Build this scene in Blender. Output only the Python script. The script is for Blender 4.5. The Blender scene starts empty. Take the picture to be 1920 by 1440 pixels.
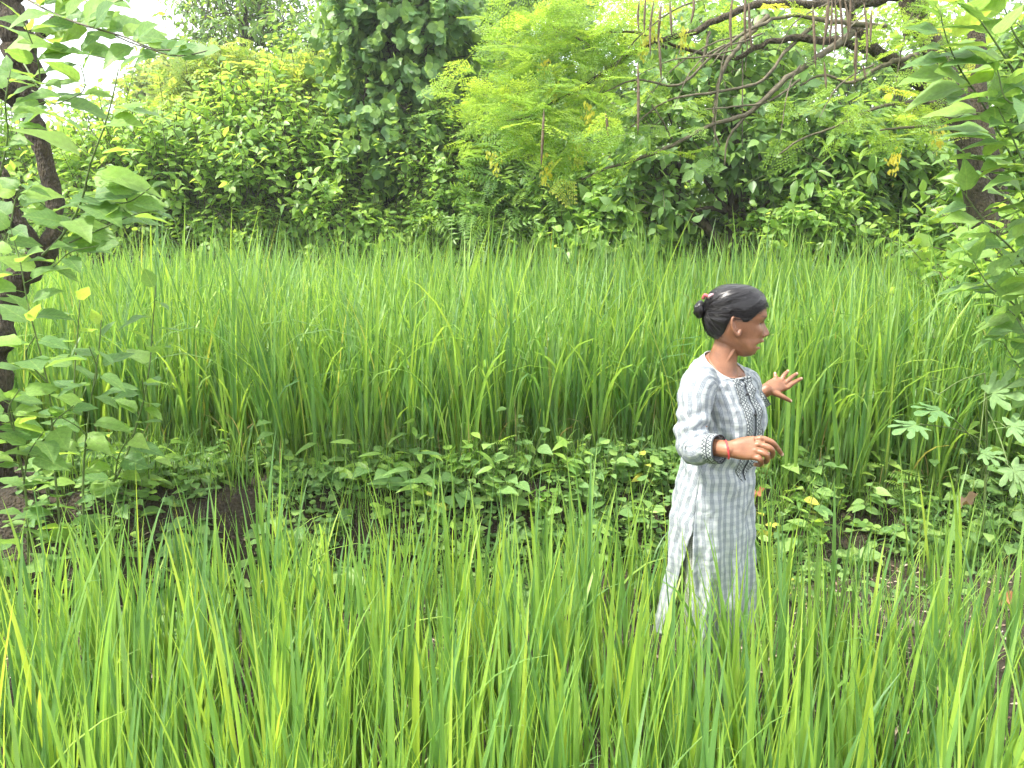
import bpy, bmesh, math, random
import numpy as np
from mathutils import Vector, Matrix

random.seed(7)
RS = np.random.RandomState(11)
scene = bpy.context.scene
COL = scene.collection

# ------------------------------------------------------------------ camera
FPX = 1443.0                      # focal length in pixels of the 1920 px wide frame
CAM_Z = 1.55
HORIZON = 490.0
PITCH = math.atan((720.0 - HORIZON) / FPX)
cd = bpy.data.cameras.new('camera')
cam = bpy.data.objects.new('camera', cd)
COL.objects.link(cam)
cd.sensor_fit = 'HORIZONTAL'
cd.sensor_width = 36.0
cd.lens = 36.0 * FPX / 1920.0
cd.clip_start = 0.05
cd.clip_end = 2000
cam.location = (0, 0, CAM_Z)
cam.rotation_euler = (math.pi / 2 - PITCH, 0, 0)
scene.camera = cam

# ------------------------------------------------------------------ sky, sun, exposure
SUN_EL, SUN_AZ = math.radians(56), math.radians(-114)    # azimuth from +Y towards +X
world = bpy.data.worlds.new('World')
scene.world = world
world.use_nodes = True
wn, wl = world.node_tree.nodes, world.node_tree.links
wn.clear()
w_out = wn.new('ShaderNodeOutputWorld')
w_bg = wn.new('ShaderNodeBackground')
w_sky = wn.new('ShaderNodeTexSky')
w_sky.sky_type = 'NISHITA'
w_sky.sun_disc = False
w_sky.sun_elevation = SUN_EL
w_sky.sun_rotation = SUN_AZ
w_sky.air_density = 1.2
w_sky.dust_density = 2.5
w_tc = wn.new('ShaderNodeTexCoord')
w_noise = wn.new('ShaderNodeTexNoise')
w_noise.inputs['Scale'].default_value = 2.6
w_noise.inputs['Detail'].default_value = 6
w_noise.inputs['Roughness'].default_value = 0.55
w_ramp = wn.new('ShaderNodeValToRGB')
w_ramp.color_ramp.elements[0].position = 0.30
w_ramp.color_ramp.elements[0].color = (0.55, 0.55, 0.55, 1)
w_ramp.color_ramp.elements[1].position = 0.55
w_ramp.color_ramp.elements[1].color = (1, 1, 1, 1)
w_mix = wn.new('ShaderNodeMix')
w_mix.data_type = 'RGBA'
wl.new(w_tc.outputs['Generated'], w_noise.inputs['Vector'])
wl.new(w_noise.outputs['Fac'], w_ramp.inputs['Fac'])
wl.new(w_ramp.outputs['Color'], w_mix.inputs['Factor'])
wl.new(w_sky.outputs['Color'], w_mix.inputs['A'])
w_mix.inputs['B'].default_value = (9.6, 10.0, 10.5, 1)
wl.new(w_mix.outputs['Result'], w_bg.inputs['Color'])
w_bg.inputs['Strength'].default_value = 0.125
wl.new(w_bg.outputs['Background'], w_out.inputs['Surface'])

sd = bpy.data.lights.new('sun', 'SUN')
sd.energy = 4.1
sd.angle = math.radians(4)
sd.color = (1.0, 0.95, 0.86)
sun = bpy.data.objects.new('sun', sd)
COL.objects.link(sun)
sv = Vector((math.cos(SUN_EL) * math.sin(SUN_AZ), math.cos(SUN_EL) * math.cos(SUN_AZ), math.sin(SUN_EL)))
sun.rotation_euler = sv.to_track_quat('Z', 'Y').to_euler()
sun.location = (0, 0, 20)

scene.view_settings.view_transform = 'Standard'
scene.view_settings.look = 'None'
scene.view_settings.gamma = 1.0
scene.view_settings.use_curve_mapping = False
scene.view_settings.exposure = 1.27
cy = scene.cycles
cy.max_bounces = 7
cy.diffuse_bounces = 4
cy.use_adaptive_sampling = True
cy.adaptive_threshold = 0.035
cy.adaptive_min_samples = 16
cy.glossy_bounces = 2
cy.transmission_bounces = 4
cy.transparent_max_bounces = 4
cy.caustics_reflective = False
cy.caustics_refractive = False
cy.use_denoising = True
cy.sample_clamp_indirect = 6

# ------------------------------------------------------------------ helpers
def P(px, py, Y):
    """world point seen at photo pixel (px,py) at world depth Y"""
    cp, sp = math.cos(PITCH), math.sin(PITCH)
    a, b = (px - 960.0) / FPX, (720.0 - py) / FPX
    d = np.array([a, cp + b * sp, -sp + b * cp])
    return d * (Y / d[1]) + np.array([0, 0, CAM_Z])

def proj(p):
    """photo pixels of world points (n,3) -> px, py, depth"""
    p = np.asarray(p, float) - np.array([0, 0, CAM_Z])
    cp, sp = math.cos(PITCH), math.sin(PITCH)
    zf = p[..., 1] * cp - p[..., 2] * sp
    u = p[..., 1] * sp + p[..., 2] * cp
    zz = np.where(zf > 0.05, zf, 0.05)
    return 960 + FPX * p[..., 0] / zz, 720 - FPX * u / zz, zf

_perm = RS.rand(64, 64, 64)
def vnoise(p):
    """smooth value noise in 0..1, p (n,3)"""
    p = np.asarray(p, float)
    i = np.floor(p).astype(int)
    f = p - i
    f = f * f * (3 - 2 * f)
    out = 0
    for dx in (0, 1):
        for dy in (0, 1):
            for dz in (0, 1):
                w = (f[..., 0] if dx else 1 - f[..., 0]) * (f[..., 1] if dy else 1 - f[..., 1]) * (f[..., 2] if dz else 1 - f[..., 2])
                out = out + w * _perm[(i[..., 0] + dx) % 64, (i[..., 1] + dy) % 64, (i[..., 2] + dz) % 64]
    return out

def norm(v):
    v = np.asarray(v, float)
    return v / np.maximum(np.linalg.norm(v, axis=-1, keepdims=True), 1e-9)

def cinterp(xs, ys, x):
    """Catmull-Rom interpolation"""
    xs, ys, x = np.asarray(xs, float), np.asarray(ys, float), np.asarray(x, float)
    m = np.gradient(ys, xs, axis=0)
    k = np.clip(np.searchsorted(xs, x, side='right') - 1, 0, len(xs) - 2)
    h = xs[k + 1] - xs[k]
    t = np.clip((x - xs[k]) / h, 0, 1)
    if ys.ndim > 1:
        t, h = t[..., None], h[..., None]
    return ((2 * t**3 - 3 * t**2 + 1) * ys[k] + (t**3 - 2 * t**2 + t) * h * m[k] + (-2 * t**3 + 3 * t**2) * ys[k + 1] + (t**3 - t**2) * h * m[k + 1])

def spline(pts, n):
    pts = np.asarray(pts, float)
    s = np.concatenate([[0], np.cumsum(np.linalg.norm(np.diff(pts, axis=0), axis=1))])
    return cinterp(s, pts, np.linspace(0, s[-1], n))

class Acc:
    """collects geometry with uv and a random value per piece and links it as one mesh"""
    def __init__(self):
        self.v, self.f, self.uv, self.r, self.n = [], {3: [], 4: []}, [], [], 0
    def raw(self, v, f, uv=None, rnd=0.0):
        v = np.asarray(v, float)
        k = len(v)
        for q in f:
            self.f[len(q)].append(np.asarray([q]) + self.n)
        self.v.append(v)
        self.uv.append(np.zeros((k, 2)) if uv is None else np.asarray(uv, float))
        self.r.append(np.full(k, rnd))
        self.n += k
    def grid(self, v, closed_u=False, uv=None, rnd=0.0):
        """v (rows, cols, 3)"""
        R, C = v.shape[:2]
        idx = np.arange(R * C).reshape(R, C) + self.n
        j = np.arange(C if closed_u else C - 1)
        j2 = (j + 1) % C
        q = np.stack([idx[:-1][:, j], idx[:-1][:, j2], idx[1:][:, j2], idx[1:][:, j]], -1).reshape(-1, 4)
        self.f[4].append(q)
        self.v.append(v.reshape(-1, 3))
        self.uv.append(np.zeros((R * C, 2)) if uv is None else uv.reshape(-1, 2))
        self.r.append(np.full(R * C, rnd))
        self.n += R * C
    def inst(self, tmpl, pos, d, nrm, s, rnd, sx=None):
        """copies of a template: d = its +Y, nrm = its +Z"""
        V, F3, F4, UV = tmpl
        k = len(pos)
        if k == 0:
            return
        y = norm(d)
        x = norm(np.cross(y, nrm))
        z = np.cross(x, y)
        s = np.broadcast_to(np.asarray(s, float), (k,))
        sx = s if sx is None else np.broadcast_to(np.asarray(sx, float), (k,))
        W = (V[None, :, 0:1] * x[:, None] * sx[:, None, None] + V[None, :, 1:2] * y[:, None] * s[:, None, None] + V[None, :, 2:3] * z[:, None] * s[:, None, None]) + np.asarray(pos)[:, None]
        m = len(V)
        off = (np.arange(k) * m + self.n)[:, None, None]
        if len(F3):
            self.f[3].append((F3[None] + off).reshape(-1, 3))
        if len(F4):
            self.f[4].append((F4[None] + off).reshape(-1, 4))
        self.v.append(W.reshape(-1, 3))
        self.uv.append(np.tile(UV, (k, 1)))
        self.r.append(np.repeat(np.asarray(rnd, float), m))
        self.n += m * k
    def tube(self, pts, rad, sides=6, rnd=0.0, cap=True, uvs=1.0):
        pts = np.asarray(pts, float)
        rad = np.broadcast_to(np.asarray(rad, float), (len(pts),))
        t = norm(np.gradient(pts, axis=0))
        ref = np.array([0.13, 0.31, 0.94]) if abs(t[:, 2]).mean() < 0.8 else np.array([0.9, 0.35, 0.1])
        a = norm(np.cross(t, ref))
        b = np.cross(t, a)
        th = np.linspace(0, 2 * np.pi, sides, endpoint=False)
        ring = pts[:, None] + rad[:, None, None] * (np.cos(th)[None, :, None] * a[:, None] + np.sin(th)[None, :, None] * b[:, None])
        L = np.concatenate([[0], np.cumsum(np.linalg.norm(np.diff(pts, axis=0), axis=1))])
        uv = np.stack(np.broadcast_arrays(th[None, :] / (2 * np.pi), L[:, None] * uvs), -1)
        n0 = self.n
        self.grid(ring, True, uv, rnd)
        if cap:
            for row, tip in ((0, pts[0] - t[0] * rad[0] * 0.6), (len(pts) - 1, pts[-1] + t[-1] * rad[-1] * 0.6)):
                base = n0 + row * sides
                ti = self.n
                self.v.append(tip[None]); self.uv.append(np.zeros((1, 2))); self.r.append(np.array([rnd])); self.n += 1
                for j in range(sides):
                    a_, b_ = base + j, base + (j + 1) % sides
                    self.f[3].append(np.array([[b_, a_, ti]] if row == 0 else [[a_, b_, ti]]))
    def mesh(self, name, off=None, smooth=True):
        v = np.concatenate(self.v) if self.v else np.zeros((0, 3))
        if off is not None:
            v = v - np.asarray(off)
        f3 = np.concatenate(self.f[3]) if self.f[3] else np.zeros((0, 3), int)
        f4 = np.concatenate(self.f[4]) if self.f[4] else np.zeros((0, 4), int)
        me = bpy.data.meshes.new(name)
        me.vertices.add(len(v)); me.vertices.foreach_set('co', v.ravel().astype(np.float32))
        loops = np.concatenate([f3.ravel(), f4.ravel()]).astype(np.int32)
        me.loops.add(len(loops)); me.loops.foreach_set('vertex_index', loops)
        sizes = np.concatenate([np.full(len(f3), 3), np.full(len(f4), 4)])
        me.polygons.add(len(sizes))
        me.polygons.foreach_set('loop_start', np.concatenate([[0], np.cumsum(sizes)[:-1]]).astype(np.int32))
        me.update(calc_edges=True)
        me.polygons.foreach_set('use_smooth', np.full(len(sizes), smooth))
        uvl = me.uv_layers.new(name='UVMap')
        uvl.data.foreach_set('uv', np.concatenate(self.uv)[loops].ravel().astype(np.float32))
        at = me.attributes.new('rnd', 'FLOAT', 'POINT')
        at.data.foreach_set('value', np.concatenate(self.r).astype(np.float32))
        me.update()
        return me

def link(name, me, mat=None, parent=None, loc=None):
    o = bpy.data.objects.new(name, me)
    COL.objects.link(o)
    if mat is not None and me is not None and len(me.materials) == 0:
        me.materials.append(mat)
    if parent is not None:
        o.parent = parent
    if loc is not None:
        o.location = loc
    return o

def tag(o, label=None, cat=None, group=None, kind=None):
    if label: o['label'] = label
    if cat: o['category'] = cat
    if group: o['group'] = group
    if kind: o['kind'] = kind
    return o

def empty(name, loc, label, cat, group=None):
    o = bpy.data.objects.new(name, None)
    o.empty_display_size = 0.1
    COL.objects.link(o)
    o.location = loc
    return tag(o, label, cat, group)

def frame(pos, d, n, s, sx=None):
    y = norm(d); x = norm(np.cross(y, n)); z = np.cross(x, y)
    sx = s if sx is None else sx
    M = Matrix.Identity(4)
    for i in range(3):
        M[i][0], M[i][1], M[i][2], M[i][3] = x[i] * sx, y[i] * s, z[i] * s, pos[i]
    return M

# ------------------------------------------------------------------ materials
def mat_new(name):
    m = bpy.data.materials.new(name)
    m.use_nodes = True
    nt = m.node_tree
    nt.nodes.clear()
    out = nt.nodes.new('ShaderNodeOutputMaterial')
    return m, nt, nt.nodes, nt.links, out

def ramp(nodes, stops):
    r = nodes.new('ShaderNodeValToRGB')
    e = r.color_ramp.elements
    e[0].position, e[0].color = stops[0][0], (*stops[0][1], 1)
    e[1].position, e[1].color = stops[-1][0], (*stops[-1][1], 1)
    for p, c in stops[1:-1]:
        x = e.new(p); x.color = (*c, 1)
    return r

def math_node(nodes, links, op, a, b=None, c=None):
    n = nodes.new('ShaderNodeMath'); n.operation = op
    for i, v in enumerate((a, b, c)):
        if v is None: continue
        if isinstance(v, (int, float)): n.inputs[i].default_value = v
        else: links.new(v, n.inputs[i])
    return n.outputs[0]

def leaf_mat(name, stops, trans=0.4, rough=0.42, spec=0.4, veins=0.0, tip=None, tgain=1.75, vfreq=56.0):
    """leaf: colour by the piece's random value, midrib and side veins by uv, light shining through"""
    m, nt, N, L, out = mat_new(name)
    at = N.new('ShaderNodeAttribute'); at.attribute_name = 'rnd'
    oi = N.new('ShaderNodeObjectInfo')
    r = math_node(N, L, 'FRACT', math_node(N, L, 'ADD', at.outputs['Fac'], oi.outputs['Random']))
    rp = ramp(N, [(p_, (c_[0] * 1.22, c_[1] * 1.25, c_[2] * 1.5 + .004)) for p_, c_ in stops])
    L.new(r, rp.inputs['Fac'])
    col = rp.outputs['Color']
    tc = N.new('ShaderNodeTexCoord')
    uv = N.new('ShaderNodeSeparateXYZ'); L.new(tc.outputs['UV'], uv.inputs[0])
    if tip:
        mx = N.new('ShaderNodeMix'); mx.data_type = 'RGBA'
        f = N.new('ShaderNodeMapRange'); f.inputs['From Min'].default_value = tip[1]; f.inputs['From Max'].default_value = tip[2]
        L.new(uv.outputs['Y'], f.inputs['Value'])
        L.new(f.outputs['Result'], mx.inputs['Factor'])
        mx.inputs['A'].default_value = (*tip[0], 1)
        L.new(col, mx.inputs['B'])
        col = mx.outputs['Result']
    pr = N.new('ShaderNodeBsdfPrincipled')
    if veins > 0:
        du = math_node(N, L, 'ABSOLUTE', math_node(N, L, 'SUBTRACT', uv.outputs['X'], 0.5))
        mid = math_node(N, L, 'LESS_THAN', du, 0.018)
        sv_ = math_node(N, L, 'SINE', math_node(N, L, 'MULTIPLY', math_node(N, L, 'SUBTRACT', uv.outputs['Y'], math_node(N, L, 'MULTIPLY', du, 0.75)), vfreq))
        sv2 = math_node(N, L, 'POWER', math_node(N, L, 'MULTIPLY_ADD', sv_, 0.5, 0.5), 9.0)
        vv = math_node(N, L, 'MULTIPLY', math_node(N, L, 'MAXIMUM', mid, math_node(N, L, 'MULTIPLY', sv2, 0.5)), veins)
        mx = N.new('ShaderNodeMix'); mx.data_type = 'RGBA'
        L.new(vv, mx.inputs['Factor']); L.new(col, mx.inputs['A'])
        mx.inputs['B'].default_value = (0.30, 0.42, 0.12, 1)
        col = mx.outputs['Result']
        bp = N.new('ShaderNodeBump'); bp.inputs['Strength'].default_value = 0.16; bp.inputs['Distance'].default_value = 0.003
        bp.invert = True
        L.new(math_node(N, L, 'ADD', sv2, math_node(N, L, 'MULTIPLY', mid, 1.0)), bp.inputs['Height'])
        L.new(bp.outputs['Normal'], pr.inputs['Normal'])
    # mottling
    no = N.new('ShaderNodeTexNoise'); no.inputs['Scale'].default_value = 9.0; no.inputs['Detail'].default_value = 3
    L.new(tc.outputs['Object'], no.inputs['Vector'])
    hs = N.new('ShaderNodeHueSaturation')
    L.new(math_node(N, L, 'MULTIPLY_ADD', no.outputs['Fac'], 0.7, 0.65), hs.inputs['Value'])
    L.new(col, hs.inputs['Color'])
    col = hs.outputs['Color']
    L.new(col, pr.inputs['Base Color'])
    pr.inputs['Roughness'].default_value = rough
    pr.inputs['Specular IOR Level'].default_value = spec
    tr = N.new('ShaderNodeBsdfTranslucent')
    g = N.new('ShaderNodeMix'); g.data_type = 'RGBA'; g.blend_type = 'MULTIPLY'; g.inputs['Factor'].default_value = 1.0
    L.new(col, g.inputs['A']); g.inputs['B'].default_value = (1.35 * tgain, 1.2 * tgain, 0.65 * tgain, 1)
    L.new(g.outputs['Result'], tr.inputs['Color'])
    ms = N.new('ShaderNodeMixShader'); ms.inputs['Fac'].default_value = trans
    L.new(pr.outputs[0], ms.inputs[1]); L.new(tr.outputs[0], ms.inputs[2])
    L.new(ms.outputs[0], out.inputs['Surface'])
    return m

def bark_mat(name, dark, light, scale=18.0, rough=0.9, bump=0.6):
    m, nt, N, L, out = mat_new(name)
    tc = N.new('ShaderNodeTexCoord')
    mp = N.new('ShaderNodeMapping'); mp.inputs['Scale'].default_value = (1, 1, 0.45)
    L.new(tc.outputs['Object'], mp.inputs['Vector'])
    n1 = N.new('ShaderNodeTexNoise'); n1.inputs['Scale'].default_value = scale; n1.inputs['Detail'].default_value = 8; n1.inputs['Roughness'].default_value = 0.65
    n2 = N.new('ShaderNodeTexVoronoi'); n2.inputs['Scale'].default_value = scale * 2.2
    L.new(mp.outputs[0], n1.inputs['Vector']); L.new(mp.outputs[0], n2.inputs['Vector'])
    rp = ramp(N, [(0.3, dark), (0.55, tuple((a + b) / 2 for a, b in zip(dark, light))), (0.75, light)])
    L.new(n1.outputs['Fac'], rp.inputs['Fac'])
    pr = N.new('ShaderNodeBsdfPrincipled')
    L.new(rp.outputs['Color'], pr.inputs['Base Color'])
    pr.inputs['Roughness'].default_value = rough
    bp = N.new('ShaderNodeBump'); bp.inputs['Strength'].default_value = bump; bp.inputs['Distance'].default_value = 0.03
    L.new(math_node(N, L, 'ADD', n1.outputs['Fac'], math_node(N, L, 'MULTIPLY', n2.outputs['Distance'], 0.5)), bp.inputs['Height'])
    L.new(bp.outputs['Normal'], pr.inputs['Normal'])
    L.new(pr.outputs[0], out.inputs['Surface'])
    return m

def plain_mat(name, col, rough=0.6, var=0.25, scale=30.0, spec=0.4):
    m, nt, N, L, out = mat_new(name)
    tc = N.new('ShaderNodeTexCoord')
    no = N.new('ShaderNodeTexNoise'); no.inputs['Scale'].default_value = scale; no.inputs['Detail'].default_value = 4
    L.new(tc.outputs['Object'], no.inputs['Vector'])
    rp = ramp(N, [(0.3, tuple(c * (1 - var) for c in col)), (0.7, tuple(min(1, c * (1 + var)) for c in col))])
    L.new(no.outputs['Fac'], rp.inputs['Fac'])
    pr = N.new('ShaderNodeBsdfPrincipled')
    L.new(rp.outputs['Color'], pr.inputs['Base Color'])
    pr.inputs['Roughness'].default_value = rough
    pr.inputs['Specular IOR Level'].default_value = spec
    L.new(pr.outputs[0], out.inputs['Surface'])
    return m

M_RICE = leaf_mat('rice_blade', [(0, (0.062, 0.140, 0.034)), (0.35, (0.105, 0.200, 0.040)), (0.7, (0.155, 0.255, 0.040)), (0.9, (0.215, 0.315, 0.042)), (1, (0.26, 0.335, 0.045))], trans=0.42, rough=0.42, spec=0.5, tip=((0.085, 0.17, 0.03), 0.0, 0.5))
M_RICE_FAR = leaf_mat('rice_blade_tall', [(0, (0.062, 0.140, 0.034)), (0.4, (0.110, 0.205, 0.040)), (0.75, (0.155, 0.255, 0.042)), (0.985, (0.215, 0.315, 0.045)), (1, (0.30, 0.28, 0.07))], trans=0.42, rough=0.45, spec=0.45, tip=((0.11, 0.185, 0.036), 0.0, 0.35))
M_STRAW = leaf_mat('dry_blade', [(0, (0.24, 0.17, 0.06)), (1, (0.42, 0.33, 0.13))], trans=0.25, rough=0.7, spec=0.2)
M_MULB = leaf_mat('mulberry_leaf', [(0, (0.085, 0.165, 0.042)), (0.55, (0.13, 0.225, 0.05)), (0.9, (0.18, 0.28, 0.05)), (1, (0.205, 0.30, 0.05))], trans=0.45, rough=0.5, spec=0.35, veins=0.3)
M_WEED = leaf_mat('weed_leaf', [(0, (0.080, 0.155, 0.040)), (0.6, (0.13, 0.22, 0.052)), (1, (0.20, 0.29, 0.065))], trans=0.30, rough=0.5, spec=0.35, veins=0.25, vfreq=30)
M_YELLOW = leaf_mat('yellowing_leaf', [(0, (0.30, 0.33, 0.05)), (1, (0.48, 0.42, 0.06))], trans=0.35, rough=0.5, spec=0.3, veins=0.2)
M_LIGHT = leaf_mat('light_shrub_leaf', [(0, (0.105, 0.195, 0.042)), (0.5, (0.18, 0.285, 0.055)), (1, (0.26, 0.37, 0.065))], trans=0.48, rough=0.4, spec=0.45)
M_MID = leaf_mat('green_tree_leaf', [(0, (0.080, 0.155, 0.034)), (0.6, (0.135, 0.23, 0.042)), (1, (0.21, 0.31, 0.048))], trans=0.46, rough=0.4, spec=0.45)
M_DARK = leaf_mat('dark_tree_leaf', [(0, (0.072, 0.142, 0.036)), (0.6, (0.12, 0.205, 0.045)), (1, (0.175, 0.27, 0.052))], trans=0.42, rough=0.42, spec=0.45)
M_BLUE = leaf_mat('vine_leaf', [(0, (0.080, 0.155, 0.048)), (0.6, (0.13, 0.22, 0.060)), (1, (0.19, 0.285, 0.066))], trans=0.42, rough=0.45, spec=0.4)
M_MORINGA = leaf_mat('moringa_leaflet', [(0, (0.11, 0.195, 0.036)), (0.6, (0.17, 0.265, 0.044)), (0.95, (0.23, 0.32, 0.05)), (1, (0.32, 0.34, 0.05))], trans=0.46, rough=0.5, spec=0.25)
M_GOLD = leaf_mat('yellow_shrub_leaf', [(0, (0.13, 0.205, 0.04)), (0.6, (0.19, 0.265, 0.055)), (1, (0.28, 0.31, 0.07))], trans=0.42, rough=0.5, spec=0.3)
M_BARK = bark_mat('brown_bark', (0.016, 0.012, 0.007), (0.13, 0.10, 0.060), 55, .9, 1.0)
M_BARKG = bark_mat('grey_bark', (0.024, 0.019, 0.010), (0.15, 0.122, 0.070), 50, .9, 1.0)
M_STEM = plain_mat('green_stem', (0.11, 0.16, 0.045), 0.6, 0.3)
M_TWIG = plain_mat('twig_bark', (0.115, 0.10, 0.064), 0.8, 0.45)
M_POD = bark_mat('dry_pod', (0.06, 0.04, 0.022), (0.21, 0.155, 0.095), 40, 0.8, 0.3)

# ------------------------------------------------------------------ leaf templates (unit length along +Y, +Z up)
def t_grid(width, rows, fold=0.2, droop=0.25, cup=0.0, serr=0.0, petiole=0.0, wave=0.0):
    """width(t) half width; three columns; the petiole is a thin strip"""
    V, UV = [], []
    for i in range(rows):
        t = i / (rows - 1)
        w = width(t)
        if serr and 0 < i < rows - 1:
            w *= 1 + serr * (1 if i % 2 else -1)
        z0 = -droop * t * t
        zz = abs(w) * fold + wave * w * math.sin(t * 11)
        z2 = abs(w) * fold - wave * w * math.sin(t * 11 + 1.3)
        y = petiole + t
        V += [(-w, y - 0.0, z0 + zz), (0, y, z0), (w, y, z0 + z2)]
        UV += [(0.5 - w, t), (0.5, t), (0.5 + w, t)]
    F4 = []
    for i in range(rows - 1):
        a = i * 3
        F4 += [(a, a + 1, a + 4, a + 3), (a + 1, a + 2, a + 5, a + 4)]
    if petiole > 0:
        b = len(V)
        V += [(-0.008, 0, 0), (0.008, 0, 0), (0.008, petiole + 0.02, 0.0), (-0.008, petiole + 0.02, 0.0), (0, 0, -0.016), (0, petiole + 0.02, -0.016)]
        UV += [(0.5, 0)] * 6
        F4 += [(b, b + 1, b + 2, b + 3), (b + 1, b + 4, b + 5, b + 2), (b + 4, b, b + 3, b + 5)]
    return (np.array(V, float), np.zeros((0, 3), int), np.array(F4, int), np.array(UV, float))

def w_ovate(m=0.34, p=0.42):
    def f(t):
        t = min(max(t, 0), 1)
        if t < p:
            return m * math.sin(0.5 * math.pi * (0.12 + 0.88 * t / p)) ** 0.6
        u = (t - p) / (1 - p)
        return m * max(0.0, (1 - u ** 1.55)) * (1 - 0.25 * u)
    return f
def w_lance(m=0.14):
    return lambda t: m * max(0.0, math.sin(math.pi * min(1, t) ** 0.8)) ** 0.9

def t_small(w=0.3, fold=0.12, droop=0.12):
    V = np.array([(0, 0, 0), (-w, 0.42, fold * w * 2 - droop * .2), (w, 0.42, fold * w * 2 - droop * .2), (0, 0.45, -droop * .2), (0, 1, -droop)], float)
    F3 = np.array([(0, 3, 1), (0, 2, 3), (1, 3, 4), (3, 2, 4)], int)
    UV = np.array([(0.5, 0), (0.2, 0.4), (0.8, 0.4), (0.5, 0.4), (0.5, 1)], float)
    return (V, F3, np.zeros((0, 4), int), UV)

def t_oval(w=0.3, fold=0.25, droop=0.2, curl=0.0):
    V, UV = [], []
    for y, k in ((0, 0.0), (0.2, .72), (0.5, 1.0), (0.8, .55), (1.0, 0.0)):
        z = -droop * y * y
        if k == 0: V.append((0, y, z)); UV.append((.5, y))
        else:
            V += [(-w * k, y, z + fold * w * k), (0, y, z), (w * k, y, z + fold * w * k + curl * k)]; UV += [(.5 - w * k, y), (.5, y), (.5 + w * k, y)]
    F3 = [(0, 2, 1), (0, 3, 2), (7, 8, 10), (8, 9, 10)]
    F4 = [(1, 2, 5, 4), (2, 3, 6, 5), (4, 5, 8, 7), (5, 6, 9, 8)]
    return (np.array(V, float), np.array(F3, int), np.array(F4, int), np.array(UV, float))

def t_round(notch=0.12, w=0.5):
    """roundish leaf, two-lobed tip"""
    pts = [(0, 0.0), (-0.55 * w, -0.02), (-0.95 * w, 0.25), (-1.0 * w, 0.6), (-0.55 * w, 0.98), (0, 1 - notch), (0.55 * w, 0.98), (1.0 * w, 0.6), (0.95 * w, 0.25), (0.55 * w, -0.02)]
    V = [(x, y, 0.22 * abs(x) - 0.12 * y * y) for x, y in pts] + [(0, 0.45, -0.03)]
    F3 = [(10, (i + 1) % 10, i) for i in range(10)]
    UV = [(0.5 + v[0], v[1]) for v in V]
    return (np.array(V, float), np.array(F3, int), np.zeros((0, 4), int), np.array(UV, float))

def merge_tmpl(parts):
    V, F3, F4, UV, n = [], [], [], [], 0
    for v, f3, f4, uv in parts:
        V.append(v); UV.append(uv)
        if len(f3): F3.append(f3 + n)
        if len(f4): F4.append(f4 + n)
        n += len(v)
    return (np.concatenate(V), np.concatenate(F3) if F3 else np.zeros((0, 3), int), np.concatenate(F4) if F4 else np.zeros((0, 4), int), np.concatenate(UV))

def place_tmpl(t, pos, d, n, s, sx=None):
    a = Acc()
    a.inst(t, np.array([pos]), np.array([d], float), np.array([n], float), s, [0], sx)
    return (a.v[0], t[1], t[2], t[3])

def t_pinnate(npair=7, ll=0.32, lw=0.11, taper=0.55, droop=0.25, ang=60, thin=0.006):
    """compound leaf: leaflets in pairs along a rachis"""
    parts = []
    lf = t_small(0.5, 0.05, 0.1)
    ra = [(-thin, 0, 0), (thin, 0, 0), (thin * .4, 0.95, -droop * .9), (-thin * .4, 0.95, -droop * .9)]
    parts.append((np.array(ra), np.zeros((0, 3), int), np.array([(0, 1, 2, 3)]), np.zeros((4, 2)) + 0.5))
    a = math.radians(ang)
    for i in range(npair):
        t = 0.18 + 0.74 * i / max(1, npair - 1)
        k = 1 - (1 - taper) * (i / max(1, npair - 1))
        for sg in (-1, 1):
            parts.append(place_tmpl(lf, (0, t, -droop * t * t), (sg * math.sin(a), math.cos(a), -0.12), (0.1 * sg, 0, 1), ll * k, lw * k))
    parts.append(place_tmpl(lf, (0, 0.92, -droop * .85), (0, 1, -0.3), (0, 0.3, 1), ll * taper, lw * taper))
    return merge_tmpl(parts)

def t_moringa(rs):
    """feathery twice-pinnate frond of small oval leaflets"""
    parts = []
    lf_v = np.array([(0, 0, 0), (-0.5, 0.5, 0.05), (0.5, 0.5, 0.05), (0, 1, -0.05)], float)
    lf = (lf_v, np.zeros((0, 3), int), np.array([(0, 2, 3, 1)]), np.array([(0.5, 0), (0, .5), (1, .5), (.5, 1)], float))
    parts.append((np.array([(-.005, 0, 0), (.005, 0, 0), (.002, .95, -.2), (-.002, .95, -.2)]), np.zeros((0, 3), int), np.array([(0, 1, 2, 3)]), np.zeros((4, 2)) + .5))
    for i in range(6):
        t = 0.25 + 0.7 * i / 5
        base = np.array([0, t, -0.2 * t * t])
        Lb = 0.42 * (1 - 0.65 * ((t - 0.25) / 0.7))
        for sg in (-1, 1):
            d = norm(np.array([sg * 0.85, 0.5, -0.12 + rs.uniform(-.1, .1)]))
            nl = max(2, int(round(Lb / 0.062)))
            for j in range(nl):
                u = (j + 0.6) / nl
                q = base + d * Lb * u
                for s2 in (-1, 1):
                    dd = norm(d * 0.55 + s2 * np.array([-d[1] * sg, d[0] * sg, 0]) * 0.8 + np.array([0, 0, rs.uniform(-.25, .1)]))
                    parts.append(place_tmpl(lf, q, dd, (rs.uniform(-.5, .5), rs.uniform(-.5, .5), 1), 0.078, 0.044))
            parts.append(place_tmpl(lf, base + d * Lb, d, (0, 0, 1), 0.09, 0.06))
    return merge_tmpl(parts)

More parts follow.
